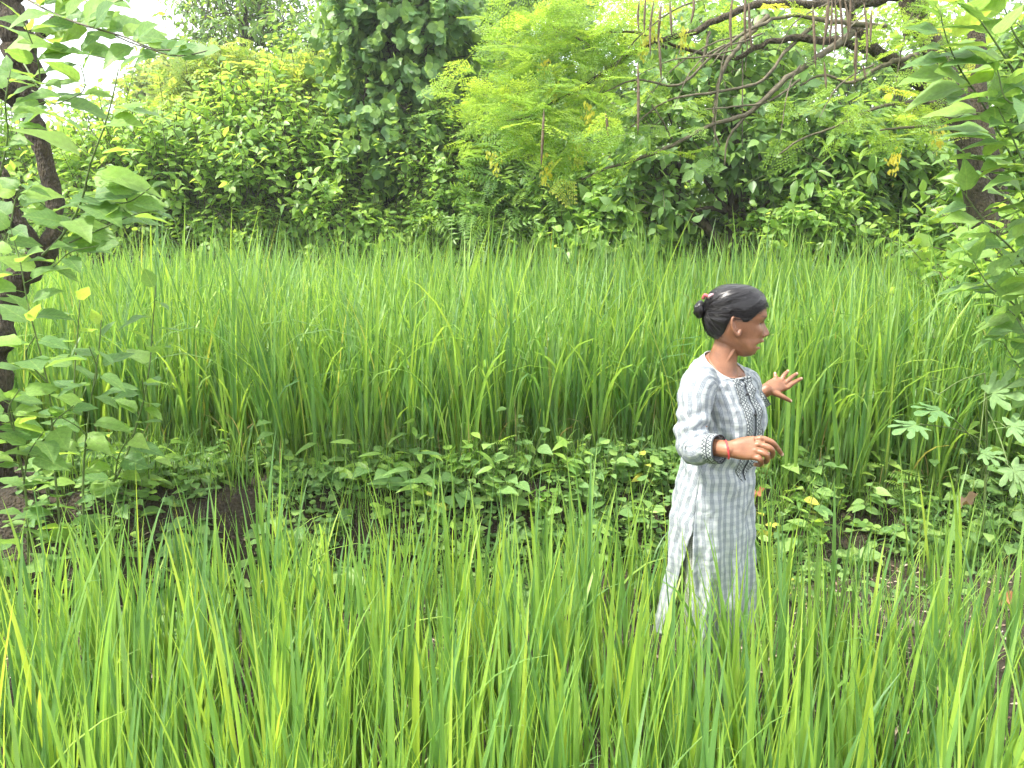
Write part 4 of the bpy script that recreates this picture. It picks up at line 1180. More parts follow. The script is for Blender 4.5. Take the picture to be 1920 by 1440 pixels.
for i, (x, y, dep, lab) in enumerate([(822, 975, 3.6, 'weed with a few yellow leaves below the tall lance-leaved plant'), (1205, 940, 3.85, 'yellow-leaved weed just left of the woman'), (1500, 935, 3.8, 'yellow and green weed just right of the woman'), (1435, 985, 3.7, 'small yellow-tipped weed beside the woman at hip height'), (1462, 1130, 3.3, 'small yellowed sprig low beside the tunic hem')]):
    w = P(x, y + 30, dep)
    weed('yellowing_weed', lab, None, (w[0], dep, float(ground_z(w[0], dep)) - .01), .20 if i < 3 else .15, 9, .08 if i < 3 else .05, T_OVATE, M_WEED, 700 + i, yellow=.65)
# plants with a look of their own
def special(name, label, px, py, dep, hgt, nlf, size, tm, mat, seed, **k):
    w = P(px, py, dep)
    return weed(name, label, k.pop('group', None), (w[0], dep, float(ground_z(w[0], dep)) - .01), hgt, nlf, size, tm, mat, seed, cat='plant', **k)
special('lance_leaved_plant', 'upright plant with long lance-shaped leaves on the bank left of centre', 702, 900, 3.95, .26, 9, .26, T_LANCE, M_WEED, 1, lean=(0, 0), spread=.5)
special('lance_leaved_plant', 'second lance-leaved plant lower on the bank left of centre', 790, 980, 3.65, .30, 6, .22, T_LANCE, M_WEED, 2, spread=.6)
special('marigold_plant', 'marigold-like plant with feathery leaves in front of the rice at the right', 1655, 900, 3.95, .30, 14, .15, T_MARI, M_LIGHT, 3, lean=(0, 0), spread=.8)
special('marigold_plant', 'marigold-like plant with drooping feathery leaves in the middle of the bank', 965, 920, 3.85, .20, 11, .13, T_MARI, M_LIGHT, 4, lean=(0, -.1), spread=.9)
special('marigold_plant', 'marigold-like plant with feathery leaves on the bank left of the lance-leaved one', 525, 900, 3.95, .22, 9, .12, T_MARI, M_LIGHT, 5, lean=(0, 0))
special('marigold_plant', 'low feathery seedling below the middle marigold-like plant', 985, 960, 3.7, .08, 8, .11, T_MARI, M_LIGHT, 6)
# fig-like plant with lobed leaves at the right
def t_lobed(holes=False):
    pts = []
    for k_, (a_, r_) in enumerate([(-150, .22), (-118, .58), (-98, .36), (-72, .84), (-50, .46), (-30, .98), (-13, .52), (4, 1.08), (21, .5), (38, .95), (54, .44), (74, .78), (98, .34), (120, .52), (150, .2)]):
        for da, rr in ((-11, .78), (-4, .97), (0, 1.0), (5, .95), (11, .78)) if r_ > .4 else ((0, 1.0),):
            q = math.radians(a_ + da)
            pts.append((math.sin(q) * r_ * rr, math.cos(q) * r_ * rr))
    V = [(x, y + .25, -.18 * (x * x + y * y) + .03 * math.sin(9 * x)) for x, y in pts] + [(0, .25, .02)]
    nn = len(pts)
    F3 = [(nn, i + 1, i) for i in range(nn - 1)] 
    b = len(V)
    V += [(-.012, -.35, -.1), (.012, -.35, -.1), (.012, .26, .01), (-.012, .26, .01)]
    UV = [(.5 + v[0] * .5, v[1]) for v in V]
    return (np.array(V, float), np.array(F3, int), np.array([(b, b + 1, b + 2, b + 3)]), np.array(UV, float))
T_LOB = [t_lobed()]
M_OKRA = leaf_mat('lobed_leaf', [(0, (0.10, 0.19, 0.055)), (1, (0.17, 0.26, 0.085))], trans=.28, rough=.6, spec=.3, veins=.2, vfreq=22)
w = P(1855, 900, 3.7)
ob = np.array([w[0], 3.7, float(ground_z(w[0], 3.7)) - .01])
ok = empty('lobed_leaf_plant', ob, 'tall plant with big pale deeply lobed insect-eaten leaves at the right', 'plant')
a = Acc(); stem = spline([ob, P(1850, 800, 3.68), P(1846, 700, 3.65)], 12); a.tube(stem, np.linspace(.008, .004, 12), 6)
link('stem', a.mesh('stem', ob), M_STEM, ok)
for j, (x, y, dep, s, dx, dz, ny) in enumerate([(1850, 745, 3.5, .145, .25, .35, -1.0), (1770, 770, 3.5, .125, -.9, .05, -.5), (1725, 795, 3.45, .12, -.8, -.1, -.35), (1885, 800, 3.4, .12, .8, .1, -.8), (1890, 870, 3.4, .13, .4, -.6, -1.2), (1835, 850, 3.55, .09, .5, .0, -.6), (1760, 740, 3.6, .09, -.5, .3, -.4)]):
    q = P(x, y, dep)
    o = bpy.data.objects.new('leaf', piece_mesh('leaf', T_LOB[0], M_OKRA)); COL.objects.link(o); o.parent = ok
    o.matrix_basis = frame(q - ob, norm(np.array([dx, -.35, dz])), norm(np.array([-.1, ny, 1.0])), s)
    a = Acc(); sj = stem[min(11, 5 + j)]
    a.tube(spline([sj, (sj + q) / 2 + np.array([0, 0, .02]), q], 6), .003, 5)
    link('leaf_stalk', a.mesh('leaf_stalk', ob), M_STEM, ok)

# creeping small leaves over the soil of the bank, thin grass, litter
rs = np.random.RandomState(41)
k = 34000
x = rs.uniform(-2.3, 3.3, k); y = bank_y(x) + rs.uniform(-.35, .85, k)
pn = vnoise(np.stack([x * 4.5, y * 4.5, np.zeros(k)], -1) + 11) + .25 * vnoise(np.stack([x * 13, y * 13, np.zeros(k)], -1))
s_ = pn > .68 - .16 * np.clip((y - bank_y(x) - .25) / .3, 0, 1)
s_ &= ~((x > .8) & (y < bank_y(x) + .02) & (rs.rand(k) < .85))
x, y = x[s_], y[s_]
k = len(x)
z = ground_z(x, y) + rs.uniform(.005, .035, k) + .09 * rs.rand(k) * np.clip((y - bank_y(x) - .1) / .3, 0, 1)
acc = Acc()
az = rs.rand(k) * 6.28
d = np.stack([np.cos(az), np.sin(az) - .3, rs.normal(0, .25, k)], -1)
acc.inst(T_ROUND[2], np.stack([x, y, z], -1), norm(d), norm(np.stack([rs.normal(0, .3, k), rs.normal(-.5, .3, k), np.ones(k)], -1)), rs.uniform(.014, .036, k), rs.rand(k))
tag(link('creeping_weeds', acc.mesh('creeping_weeds'), M_WEED), 'small round creeping leaves covering the soil of the bank', 'ground cover', kind='stuff')
# thin grass on the bank and right side
k = 480
x = rs.uniform(.9, 3.2, k); y = rs.uniform(2.5, 4.4, k); y = np.where((y < 3.5) & (rs.rand(k) < .6), y + 1.0, y)
hh = np.stack([x, y, ground_z(x, y) - .01], -1)
acc = rice_acc(rs, hh, 5, .26, .0055, BL_EDGE, [.1, .2, .25, .2, .15, .1], .35)
k2 = 620
x = rs.uniform(-2.2, 1.6, k2); y = bank_y(x) + rs.uniform(.25, .95, k2)
acc2 = rice_acc(rs, np.stack([x, y, ground_z(x, y) - .01], -1), 5, .30, .005, BL_EDGE, [.1, .2, .25, .2, .15, .1], .35)
tag(link('thin_grass', acc.mesh('thin_grass'), M_RICE_FAR), 'thin arching grass on the bare ground at the right', 'grass', kind='stuff')
tag(link('thin_grass', acc2.mesh('thin_grass'), M_RICE_FAR), 'thin grass among the weeds of the bank', 'grass', kind='stuff')
# clods, straw
acc = Acc()
k = 2600
x = rs.uniform(-2.2, 3.0, k); y = np.where(rs.rand(k) < .5, rs.uniform(2.2, 3.6, k), bank_y(x) + rs.uniform(-.2, .5, k))
ico = bmesh.new(); bmesh.ops.create_icosphere(ico, subdivisions=1, radius=1.0)
iv = np.array([v.co[:] for v in ico.verts]); iv *= (0.75 + .5 * np.random.RandomState(1).rand(len(iv)))[:, None]; iv[:, 2] *= .65
T_CLOD = (iv, np.array([[v.index for v in f.verts] for f in ico.faces]), np.zeros((0, 4), int), np.zeros((len(iv), 2)))
ico.free()
acc.inst(T_CLOD, np.stack([x, y, ground_z(x, y)], -1), rs.normal(size=(k, 3)), norm(rs.normal(size=(k, 3))), .004 + .016 * rs.rand(k) ** 3, rs.rand(k))
tag(link('soil_clods', acc.mesh('soil_clods', smooth=False), plain_mat('clod', (0.065, 0.049, 0.030), .95, .5, 25)), 'crumbs and clods of soil scattered over the ground', 'soil', kind='stuff')
acc = Acc()
k = 1500
x = np.concatenate([rs.uniform(.9, 3.0, 900), rs.uniform(-2.2, 1, 600)]); y = np.concatenate([rs.uniform(2.3, 3.7, 900), rs.uniform(2.3, 3.5, 600)])
az = rs.rand(k) * 6.28
acc.inst(T_NARROW[0], np.stack([x, y, ground_z(x, y) + .006], -1), np.stack([np.cos(az), np.sin(az), rs.normal(0, .12, k)], -1), norm(np.array([0, 0, 1.]) + rs.normal(0, .3, (k, 3))), .02 + .06 * rs.rand(k) ** 2, rs.rand(k))
tag(link('leaf_litter', acc.mesh('leaf_litter'), leaf_mat('litter', [(0, (.16, .10, .05)), (1, (.42, .34, .22))], .1, .8, .2)), 'dry straw and leaf scraps on the bare ground', 'litter', kind='stuff')
# stones
for i, (px, py, dep, r, lab) in enumerate([(1703, 1225, 3.05, .03, 'small grey-brown stone half buried at the lower right'), (1660, 1190, 3.1, .016, 'small pebble left of the half-buried stone'), (1745, 1290, 2.85, .020, 'flat pebble nearest the camera on the bare soil')]):
    w = P(px, py, dep)
    b_ = bmesh.new(); bmesh.ops.create_icosphere(b_, subdivisions=3, radius=1.0)
    v = np.array([q.co[:] for q in b_.verts])
    v = v * (0.7 + .6 * vnoise(v * 1.3 + i * 5))[:, None] * np.array([1.2, .9, .75]) * r
    for q, c_ in zip(b_.verts, v): q.co = c_
    me = bpy.data.meshes.new('stone'); b_.to_mesh(me); b_.free()
    for p_ in me.polygons: p_.use_smooth = True
    tag(link('stone', me, plain_mat('stone_grey', (0.20, 0.165, 0.13), .85, .35, 40), None, (w[0], dep, float(ground_z(w[0], dep)) + r * .3)), lab, 'stone')
# fallen leaves
def fallen(px, py, dep, s, mat, lab, up, seed, n=(0, -.5, 1)):
    w = P(px, py, dep)
    q = np.array([w[0], dep, float(ground_z(w[0], dep)) + up])
    a = Acc(); tm = t_grid(w_ovate(.36, .42), 9, fold=.9, droop=-.7, petiole=.2, wave=.9)
    a.inst(tm, np.zeros((1, 3)), np.array([[.8, -.3, .25]]), np.array([n], float), s, [.5])
    tag(link('fallen_leaf', a.mesh('fallen_leaf'), mat, None, q), lab, 'leaf')
M_DEAD = leaf_mat('dead_leaf', [(0, (.19, .075, .032)), (1, (.26, .11, .05))], .15, .7, .25, veins=.15)
M_DEAD2 = leaf_mat('curled_dead_leaf', [(0, (.20, .125, .07)), (1, (.27, .18, .11))], .15, .8, .2, veins=.2)
fallen(1855, 1185, 3.15, .085, M_DEAD, 'orange-brown fallen leaf on the bare soil at the right edge', .03, 1)
fallen(1790, 920, 3.65, .10, M_DEAD2, 'curled dry brown leaf caught on the weeds at the right', .30, 2)
fallen(1405, 945, 3.75, .075, M_DEAD, 'reddish dry leaf behind the back of the tunic at hip height', .12, 3)
# ------------------------------------------------------------------ the woman
PD = 2.43                       # depth at which she stands
AL, TH = math.radians(50), math.radians(-5)
TA = TH + math.atan(416.0 / FPX)           # the angle her head is turned away as seen from here
FT = np.array([math.cos(AL), -math.sin(AL), 0.0])      # chest faces right and a little to the camera
RT = np.array([-math.sin(AL), -math.cos(AL), 0.0])     # her right, towards the camera
FH = np.array([math.cos(TH), math.sin(TH), 0.0])       # head turned a little away
RH = np.array([math.sin(TH), -math.cos(TH), 0.0])
UP = np.array([0, 0, 1.0])
PXM = FPX / (PD * math.cos(PITCH)) * 1.0
feet = P(1335, 1415, PD); feet[2] = float(ground_z(feet[0], PD)) if 'ground_z' in globals() else 0.0
woman = empty('person', feet, 'woman in a pale checked tunic with hair in a bun, gesturing over the rice', 'person')

# rings of the trunk: photo y, photo x of the axis, half depth front, back, half width, tilt of the ring
TR = np.array([
    (687, 1361, .055, .064, .066, -.66),
    (689, 1357, .063, .072, .092, -.42),
    (696, 1353, .074, .080, .112, -.24),
    (709, 1350, .083, .086, .128, -.10),
    (732, 1351, .096, .090, .131, -.03),
    (762, 1353, .110, .090, .130, 0),
    (795, 1354, .117, .087, .128, 0),
    (830, 1350, .109, .086, .127, 0),
    (870, 1344, .098, .090, .134, 0),
    (915, 1340, .102, .097, .145, 0),
    (960, 1337, .104, .100, .152, 0),
    (1010, 1336, .104, .101, .154, 0),
    (1060, 1335, .103, .103, .155, 0),
    (1120, 1333, .102, .106, .158, 0),
    (1185, 1330, .102, .110, .160, 0)])
TV = np.arange(len(TR), dtype=float)
TC = np.array([P(r[1], r[0], PD) for r in TR])
def trunk_surf(v, phi, off=0.0, folds=True):
    """point of the tunic surface; phi 0 = front, +90 deg = her right"""
    v, phi = np.broadcast_arrays(np.asarray(v, float), np.asarray(phi, float))
    c = cinterp(TV, TC, v)
    pf, pb, q, tl = (cinterp(TV, TR[:, k], v) for k in (2, 3, 4, 5))
    cs, sn = np.cos(phi), np.sin(phi)
    ex = 0.86
    cx = np.sign(cs) * np.abs(cs) ** ex
    sx = np.sign(sn) * np.abs(sn) ** ex
    p = np.where(cs > 0, pf, pb)
    bust = .012 * np.exp(-((v - 5.6) / 1.2) ** 2) * np.exp(-((np.abs(phi) - .55) / .3) ** 2)
    o = off + bust
    if folds:
        low = np.clip((v - 7) / 6, 0, 1)
        o = o + low * .007 * np.sin(phi * 9 + 1.3 * np.sin(v * .7)) + low * .004 * np.sin(phi * 17 + v)
        fa = np.clip(v - .6, 0, 1)
        w3 = np.stack([phi * 3.2, v * 1.4, phi * 0], -1)
        o = o + fa * (.014 * (vnoise(w3 + 20) - .5) + .008 * (vnoise(w3 * np.array([2.2, 1.4, 1]) + 9) - .5) + .0035 * (vnoise(w3 * np.array([5.0, 3.0, 1]) + 3) - .5))
        dg_ = phi * 2.2 + v * 1.1
        o = o + .0035 * np.sin(dg_ * 5 + 2 * np.sin(v * 1.7)) * np.exp(-((v - 7.2) / 2.2) ** 2) * np.clip(np.sin(phi), 0, 1)
        o = o + .004 * np.sin(v * 6 + phi * 2.5) * np.exp(-((v - 7.6) / 1.1) ** 2)
    return c + FT * ((p + o) * cx)[..., None] + RT * ((q + o) * sx)[..., None] + UP * (tl * p * cx)[..., None]

# ---- body: pieces merged into one skin by a voxel remesh
body = Acc()
def add_loft(acc, rings):
    """closed loft: rings (n, m, 3) with capped ends"""
    rings = np.asarray(rings)
    n0 = acc.n
    acc.grid(rings, True)
    m_ = rings.shape[1]
    for row in (0, len(rings) - 1):
        c = rings[row].mean(0)
        ci = acc.n
        acc.v.append(c[None]); acc.uv.append(np.zeros((1, 2))); acc.r.append(np.zeros(1)); acc.n += 1
        for j in range(m_):
            a_, b_ = n0 + row * m_ + j, n0 + row * m_ + (j + 1) % m_
            acc.f[3].append(np.array([[b_, a_, ci]] if row == 0 else [[a_, b_, ci]]))
def limb(acc, pts, rad, n=24, sides=16, smooth=True):
    c = spline(pts, n) if smooth else np.asarray(pts, float)
    r = cinterp(np.linspace(0, 1, len(rad)), rad, np.linspace(0, 1, len(c)))
    # rounded ends
    t0, t1 = norm(c[0] - c[1]), norm(c[-1] - c[-2])
    e = np.array([.25, .5, .75, .93])
    c = np.concatenate([[c[0] + t0 * r[0] * k_ for k_ in e[::-1]], c, [c[-1] + t1 * r[-1] * k_ for k_ in e]])
    r = np.concatenate([r[0] * np.sqrt(1 - e[::-1] ** 2), r, r[-1] * np.sqrt(1 - e ** 2)])
    acc.tube(c, r, sides)
ph = np.linspace(0, 2 * np.pi, 48, endpoint=False)
vv = np.linspace(0.0, 10, 40)
add_loft(body, [trunk_surf(v, ph, -.010, False) for v in vv])
# neck
nk = [(1349, 705), (1352, 688), (1356, 668), (1363, 648), (1370, 628), (1373, 605)]
nr = [(.057, .058), (.049, .049), (.0445, .044), (.043, .043), (.046, .047), (.05, .05)]
ncc = np.array([P(x, y, PD) for x, y in nk])
tt = np.linspace(0, 1, 18)
nc = cinterp(np.linspace(0, 1, 6), ncc, tt); nrr = cinterp(np.linspace(0, 1, 6), np.array(nr), tt)
add_loft(body, [nc[i] + FT * (nrr[i, 0] * np.cos(ph))[:, None] + RT * (nrr[i, 1] * np.sin(ph))[:, None] for i in range(18)][::-1])
# tendons of the neck
def on_cam(px, py, dz): return P(px, py, PD) - np.array([0, dz, 0])
limb(body, [on_cam(1378, 636, .040), on_cam(1366, 660, .0405), on_cam(1353, 679, .0395), on_cam(1342, 694, .032)], [.004, .0055, .0055, .004], 14, 10)


# head: horizontal sections, in metres about the head centre
HC = P(1376, 600, PD)
def hp(x, y): return ((x - 1376) / PXM / math.cos(TH), (600 - y) / PXM)
HS = np.array([  # photo y, front, back (px from the axis), half width (m)
    (533.2, 3, -5, .008), (535, 17, -18, .028), (539, 30, -29, .046), (546, 42, -39, .060), (556, 51, -47, .069), (570, 56.5, -52.5, .0745), (584, 58.5, -54.5, .076),
    (594, 58.0, -54.8, .0755), (604, 54.5, -53.5, .0745), (614, 54.5, -50.5, .073), (624, 54.5, -46, .070), (632, 53.5, -39, .067), (640, 53.0, -30, .064), (646, 49.5, -22, .060),
    (652, 46.5, -14, .056), (658, 43.5, -4, .050), (663, 39.5, 4, .042), (667, 33.5, 11, .031), (669.3, 25, 17, .012)])
def head_surf(y, phi, off=0.0, face=True):
    """phi 0 = face, +90 deg = her right ear"""
    y, phi = np.broadcast_arrays(np.asarray(y, float), np.asarray(phi, float))
    f, b, w = (cinterp(HS[:, 0], HS[:, k], y) for k in (1, 2, 3))
    f, b = f / PXM / math.cos(TH), b / PXM / math.cos(TH)
    cs, sn = np.cos(phi), np.sin(phi)
    mid = np.where(y > 620, (f + b) * .5 * np.clip((y - 620) / 30, 0, 1), 0.0)
    a = np.where(cs > 0, (f - mid) * np.abs(cs) ** .92, (b - mid) * np.abs(cs) ** .95) + mid
    l = w * np.sign(sn) * np.abs(sn) ** .88
    # the face narrows towards the front
    nar = np.clip(cs, 0, 1) ** 1.5
    l = l * (1 - .16 * nar * np.clip((y - 560) / 60, 0, 1))
    if face:
        g = lambda c, s: np.exp(-((y - c) / s) ** 2)
        lat = l
        fr = np.clip(cs, 0, 1) ** .5
        nose = np.interp(y, [598, 605, 612, 619, 624, 627.5, 630.5, 633.5, 636], [0, 2.5, 6.0, 10.0, 12.6, 12.3, 8.5, 2.0, 0]) / PXM
        nw = np.interp(y, [600, 612, 622, 628, 634], [.0075, .008, .0105, .0135, .013])
        a = a + fr * nose * np.exp(-(np.abs(lat) / nw) ** 2.4)
        wing = .004 * g(627, 4.5) * np.exp(-((np.abs(lat) - .0145) / .0045) ** 2)
        a = a + fr * wing
        socket = -.0105 * g(605, 7.5) * np.exp(-((np.abs(lat) - .031) / .015) ** 2)
        brow = .0035 * g(593, 5.5) * np.exp(-((np.abs(lat) - .028) / .02) ** 2)
        cheek = .0055 * g(619, 10) * np.exp(-((np.abs(lat) - .046) / .014) ** 2)
        ulip = .0085 * g(639.5, 3.2) * np.exp(-(np.abs(lat) / .021) ** 2.5)
        gap = -.026 * g(646, 3.1) * np.exp(-(np.abs(lat) / .029) ** 3)
        llip = .0095 * g(652.6, 2.8) * np.exp(-(np.abs(lat) / .017) ** 2.5)
        dip = -.0030 * g(657, 2.5) * np.exp(-(np.abs(lat) / .02) ** 2)
        chin = .0045 * g(662.5, 4.5) * np.exp(-(np.abs(lat) / .016) ** 2)
        fold = -.0022 * g(642, 9) * np.exp(-((np.abs(lat) - .031 - (y - 642) * .0004) / .005) ** 2)
        a = a + fr * (socket + brow + cheek + ulip + gap + llip + dip + chin + fold)
        jaw = .004 * g(650, 9) * np.exp(-((np.abs(phi) - 1.25) / .3) ** 2)
        l = l + np.sign(l) * jaw
    r = np.stack([a, l], -1)
    if off is not None:
        r = r + off[..., None] * norm(r) if isinstance(off, np.ndarray) else r + off * norm(r)
    z = (600 - y) / PXM
    return HC + FH * r[..., 0:1] + RH * r[..., 1:2] + UP * z[..., None]
pg = np.linspace(-np.pi, np.pi, 120, endpoint=False)
pg = pg - .62 * np.sin(pg) * (np.cos(pg) > -2) * .5            # denser at the face
hy = np.concatenate([np.linspace(533.2, 596, 34), np.linspace(597, 669.3, 92)])
add_loft(body, [head_surf(y, pg) for y in hy][::-1])
# ears
for sg in (1, -1):
    ec = HC + FH * hp(1371, 0)[0] + UP * hp(0, 607)[1] + RH * sg * .0735
    ax = norm(FH * -.35 + RH * sg * .38)
    ez = norm(UP + FH * -.22)
    ex_ = norm(-FH * .9 + RH * sg * .45)
    pts = []
    for q in np.linspace(-.2, 1.32, 16) * np.pi:
        w_ = .0135 if q < np.pi else .0115
        pts.append(ec + RH * sg * .0045 + ex_ * (.0135 * math.sin(q) + .001) + ez * (.027 * math.cos(q) - .0 + (-.004 if q > np.pi else 0)))
    limb(body, pts, [.0036, .0044, .0044, .0044, .0048, .0062, .0045], 26, 8)
    pl = []
    for k_ in np.linspace(-1, 1, 9):
        rr = math.sqrt(max(0.02, 1 - k_ * k_))
        pl.append([ec - RH * sg * .002 + ez * (k_ * .026) + ex_ * (.0115 * rr * math.cos(q) - .001) + norm(np.cross(ez, ex_)) * (.0028 * math.sin(q)) for q in np.linspace(0, 2 * np.pi, 14, endpoint=False)])
    add_loft(body, pl)
    limb(body, [ec + ex_ * .002 + ez * .015 + RH * sg * .003, ec + ex_ * .006 - ez * .004 + RH * sg * .003, ec + ex_ * .001 - ez * .014 + RH * sg * .003], [.003, .003, .003], 8, 7)
    limb(body, [ec - ex_ * .010 + ez * .003 + RH * sg * .002, ec - ex_ * .010 - ez * .005 + RH * sg * .002], [.0038, .0038], 5, 7)
EAR = HC + FH * hp(1371, 0)[0] + UP * hp(0, 607)[1] + RH * .0735

# arms: shoulder, elbow, wrist
RSH, REL, RWR = P(1312, 717, 2.32), P(1296, 838, 2.25), P(1366, 843, 2.16)
LSH, LEL, LWR = P(1396, 718, 2.53), P(1382, 764, 2.72), P(1437, 731, 2.70)
limb(body, [RSH, (RSH + REL) / 2, REL], [.044, .042, .037], 20)
limb(body, [REL, REL * .5 + RWR * .5 + np.array([0, 0, .004]), RWR], [.037, .0265, .0245], 20)
limb(body, [LSH, (LSH + LEL) / 2, LEL], [.044, .042, .037], 20)
limb(body, [LEL, (LEL + LWR) / 2, LWR], [.037, .0265, .0245], 20)
NAILS = []
def hand(wr, mcps, fingers, thumb, thick, back):
    """palm spanned from the wrist to the knuckles, then five finger chains"""
    mcps = [np.asarray(q) for q in mcps]
    c1 = sum(mcps) / len(mcps)
    wax = norm(mcps[0] - mcps[-1])
    fw = norm(c1 - wr)
    wax = norm(wax - fw * np.dot(wax, fw))
    nb = norm(np.cross(fw, wax)); nb = nb if np.dot(nb, back) > 0 else -nb
    q = np.linspace(0, 2 * np.pi, 20, endpoint=False)
    half = np.linalg.norm(mcps[0] - mcps[-1]) / 2 + .007
    rings = []
    for t in np.linspace(-.12, 1.0, 14):
        u = min(1, max(0, t))
        w_ = .023 * (1 - u) + half * u + .004 * math.sin(np.pi * u)
        h_ = .0205 * (1 - u) + thick * u
        rings.append(wr + (c1 - wr) * t + wax * (w_ * np.sign(np.cos(q)) * np.abs(np.cos(q)) ** .8)[:, None] + nb * (h_ * np.sin(q))[:, None])
    add_loft(body, rings)
    for m_, ch in zip(mcps, fingers):
        pts = [m_ + (wr - m_) * .25] + [m_] + [np.asarray(c) for c in ch]
        limb(body, pts, [.0085, .0098, .0086, .0076, .0062], 22, 10)
        NAILS.append((np.asarray(ch[-1]), norm(np.asarray(ch[-1]) - np.asarray(ch[-2])), nb))
        limb(body, [m_ + nb * .003, m_ + nb * .0035 + fw * .004], [.0095, .0095], 4, 10)
    limb(body, [np.asarray(c) for c in thumb], [.0125, .0105, .0085, .0065], 18, 10)
    NAILS.append((np.asarray(thumb[-1]), norm(np.asarray(thumb[-1]) - np.asarray(thumb[-2])), nb))
d0 = 2.16
R_ = lambda x, y, dz: P(x, y, d0 + dz)
hand(RWR, [R_(1423, 823, -.012), R_(1420, 834, -.022), R_(1414, 845, -.026), R_(1407, 855, -.024)],
     [[R_(1447, 829, -.018), R_(1458, 841, -.010), R_(1466, 852, -.004)],
      [R_(1446, 842, -.040), R_(1447, 855, -.022), R_(1437, 860, -.004)],
      [R_(1437, 853, -.046), R_(1437, 865, -.028), R_(1427, 867, -.010)],
      [R_(1425, 861, -.042), R_(1425, 871, -.026), R_(1416, 871, -.010)]],
     [R_(1381, 838, .012), R_(1403, 838, .022), R_(1424, 843, .022), R_(1440, 851, .012)], .0135, np.array([.1, -1, .7]))
d1 = 2.70
L_ = lambda x, y, dz: P(x, y, d1 + dz)
hand(LWR, [L_(1474, 727, .010), L_(1470, 719.5, .016), L_(1463.5, 714, .020), L_(1456, 714, .022)],
     [[L_(1486, 719, .012), L_(1495, 713.5, .020), L_(1502, 710, .024)],
      [L_(1481, 710, .018), L_(1488, 704.5, .026), L_(1493.5, 701, .030)],
      [L_(1469.5, 704.5, .024), L_(1473.5, 699.5, .030), L_(1477, 696, .034)],
      [L_(1454.5, 707.5, .022), L_(1453.5, 703.5, .026), L_(1453, 700.5, .028)]],
     [L_(1449, 735, -.006), L_(1462, 741, -.014), L_(1473, 747, -.014), L_(1482, 752, -.010)], .0125, np.array([0, -1, .3]))
# legs and feet
for sg in (1, -1):
    hip = P(1337, 955, PD) + RT * sg * .058
    ft_ = feet + RT * sg * .07 + FT * (.015 if sg > 0 else -.02)
    kn = (hip + ft_) / 2 + FT * .02 + UP * .02
    limb(body, [hip, hip * .5 + kn * .5, kn, kn * .45 + ft_ * .55 + UP * .03 - FT * .012, ft_ + UP * .07], [.060, .054, .046, .041, .032], 30)
    limb(body, [ft_ + UP * .045 - FT * .03, ft_ + UP * .04 + FT * .05, ft_ + UP * .022 + FT * .14], [.036, .0265, .022], 14)
tmp = link('body_source', body.mesh('body_source'))
md = tmp.modifiers.new('skin', 'REMESH'); md.mode = 'VOXEL'; md.voxel_size = 0.0022; md.use_smooth_shade = True
ms_ = tmp.modifiers.new('soft', 'SMOOTH'); ms_.factor = .5; ms_.iterations = 1
dg = bpy.context.evaluated_depsgraph_get()
bme = bpy.data.meshes.new_from_object(tmp.evaluated_get(dg))
bpy.data.objects.remove(tmp)
bme.name = 'body'
nv = len(bme.vertices)
co = np.zeros(nv * 3, np.float32); bme.vertices.foreach_get('co', co); co = co.reshape(-1, 3).astype(float)
rel = co - HC
ha, hl, hz = rel @ FH, rel @ RH, rel @ UP
yy = 600 - hz * PXM
lip = np.exp(-((yy - 640.8) / 2.2) ** 2) + np.exp(-((yy - 652) / 2.2) ** 2)
lip = np.clip(lip, 0, 1) * np.exp(-(np.abs(hl) / .021) ** 4) * (ha > .058)
mouth = np.exp(-((yy - 646.2) / 2.2) ** 4) * np.exp(-(np.abs(hl) / .022) ** 4) * (ha > .05)
nail = np.zeros(nv)
for c, d, b in NAILS:
    q = co - (c + d * .004 + b * .005)
    nail = np.maximum(nail, np.exp(-(np.linalg.norm(q, axis=1) / .0062) ** 4))
brow = np.exp(-((yy - 593.5 + np.abs(np.abs(hl) - .028) * 120) / 1.7) ** 2) * np.exp(-((np.abs(hl) - .034) / .019) ** 4) * (ha > .05)
lid = np.exp(-((yy - 605.5) / 1.5) ** 2) * np.exp(-((np.abs(hl) - .034) / .0145) ** 4) * (ha > .05)
for nm, arr in (('lip', lip), ('mouth', np.maximum(mouth, np.maximum(brow * .8, lid * .9))), ('nail', nail)):
    at = bme.attributes.new(nm, 'FLOAT', 'POINT'); at.data.foreach_set('value', arr.astype(np.float32))
bme.vertices.foreach_set('co', (co - feet).ravel().astype(np.float32))
bme.update()
m, nt, N, L, out = mat_new('skin')
tc = N.new('ShaderNodeTexCoord')
n1 = N.new('ShaderNodeTexNoise'); n1.inputs['Scale'].default_value = 22; n1.inputs['Detail'].default_value = 5
n2 = N.new('ShaderNodeTexNoise'); n2.inputs['Scale'].default_value = 260; n2.inputs['Detail'].default_value = 3
for n_ in (n1, n2): L.new(tc.outputs['Object'], n_.inputs['Vector'])
rp = ramp(N, [(.28, (.160, .066, .032)), (.5, (.245, .108, .055)), (.74, (.315, .150, .082))])
L.new(n1.outputs['Fac'], rp.inputs['Fac'])
col = rp.outputs['Color']
for nm, c in (('lip', (.28, .085, .065)), ('mouth', (.030, .012, .010)), ('nail', (.52, .33, .25))):
    at = N.new('ShaderNodeAttribute'); at.attribute_name = nm
    mx = N.new('ShaderNodeMix'); mx.data_type = 'RGBA'
    L.new(at.outputs['Fac'], mx.inputs['Factor']); L.new(col, mx.inputs['A']); mx.inputs['B'].default_value = (*c, 1)
    col = mx.outputs['Result']
pr = N.new('ShaderNodeBsdfPrincipled')
L.new(col, pr.inputs['Base Color']); pr.inputs['Roughness'].default_value = .42
pr.inputs['Subsurface Weight'].default_value = .12
pr.inputs['Subsurface Radius'].default_value = (.012, .005, .003)
pr.inputs['Subsurface Scale'].default_value = .6
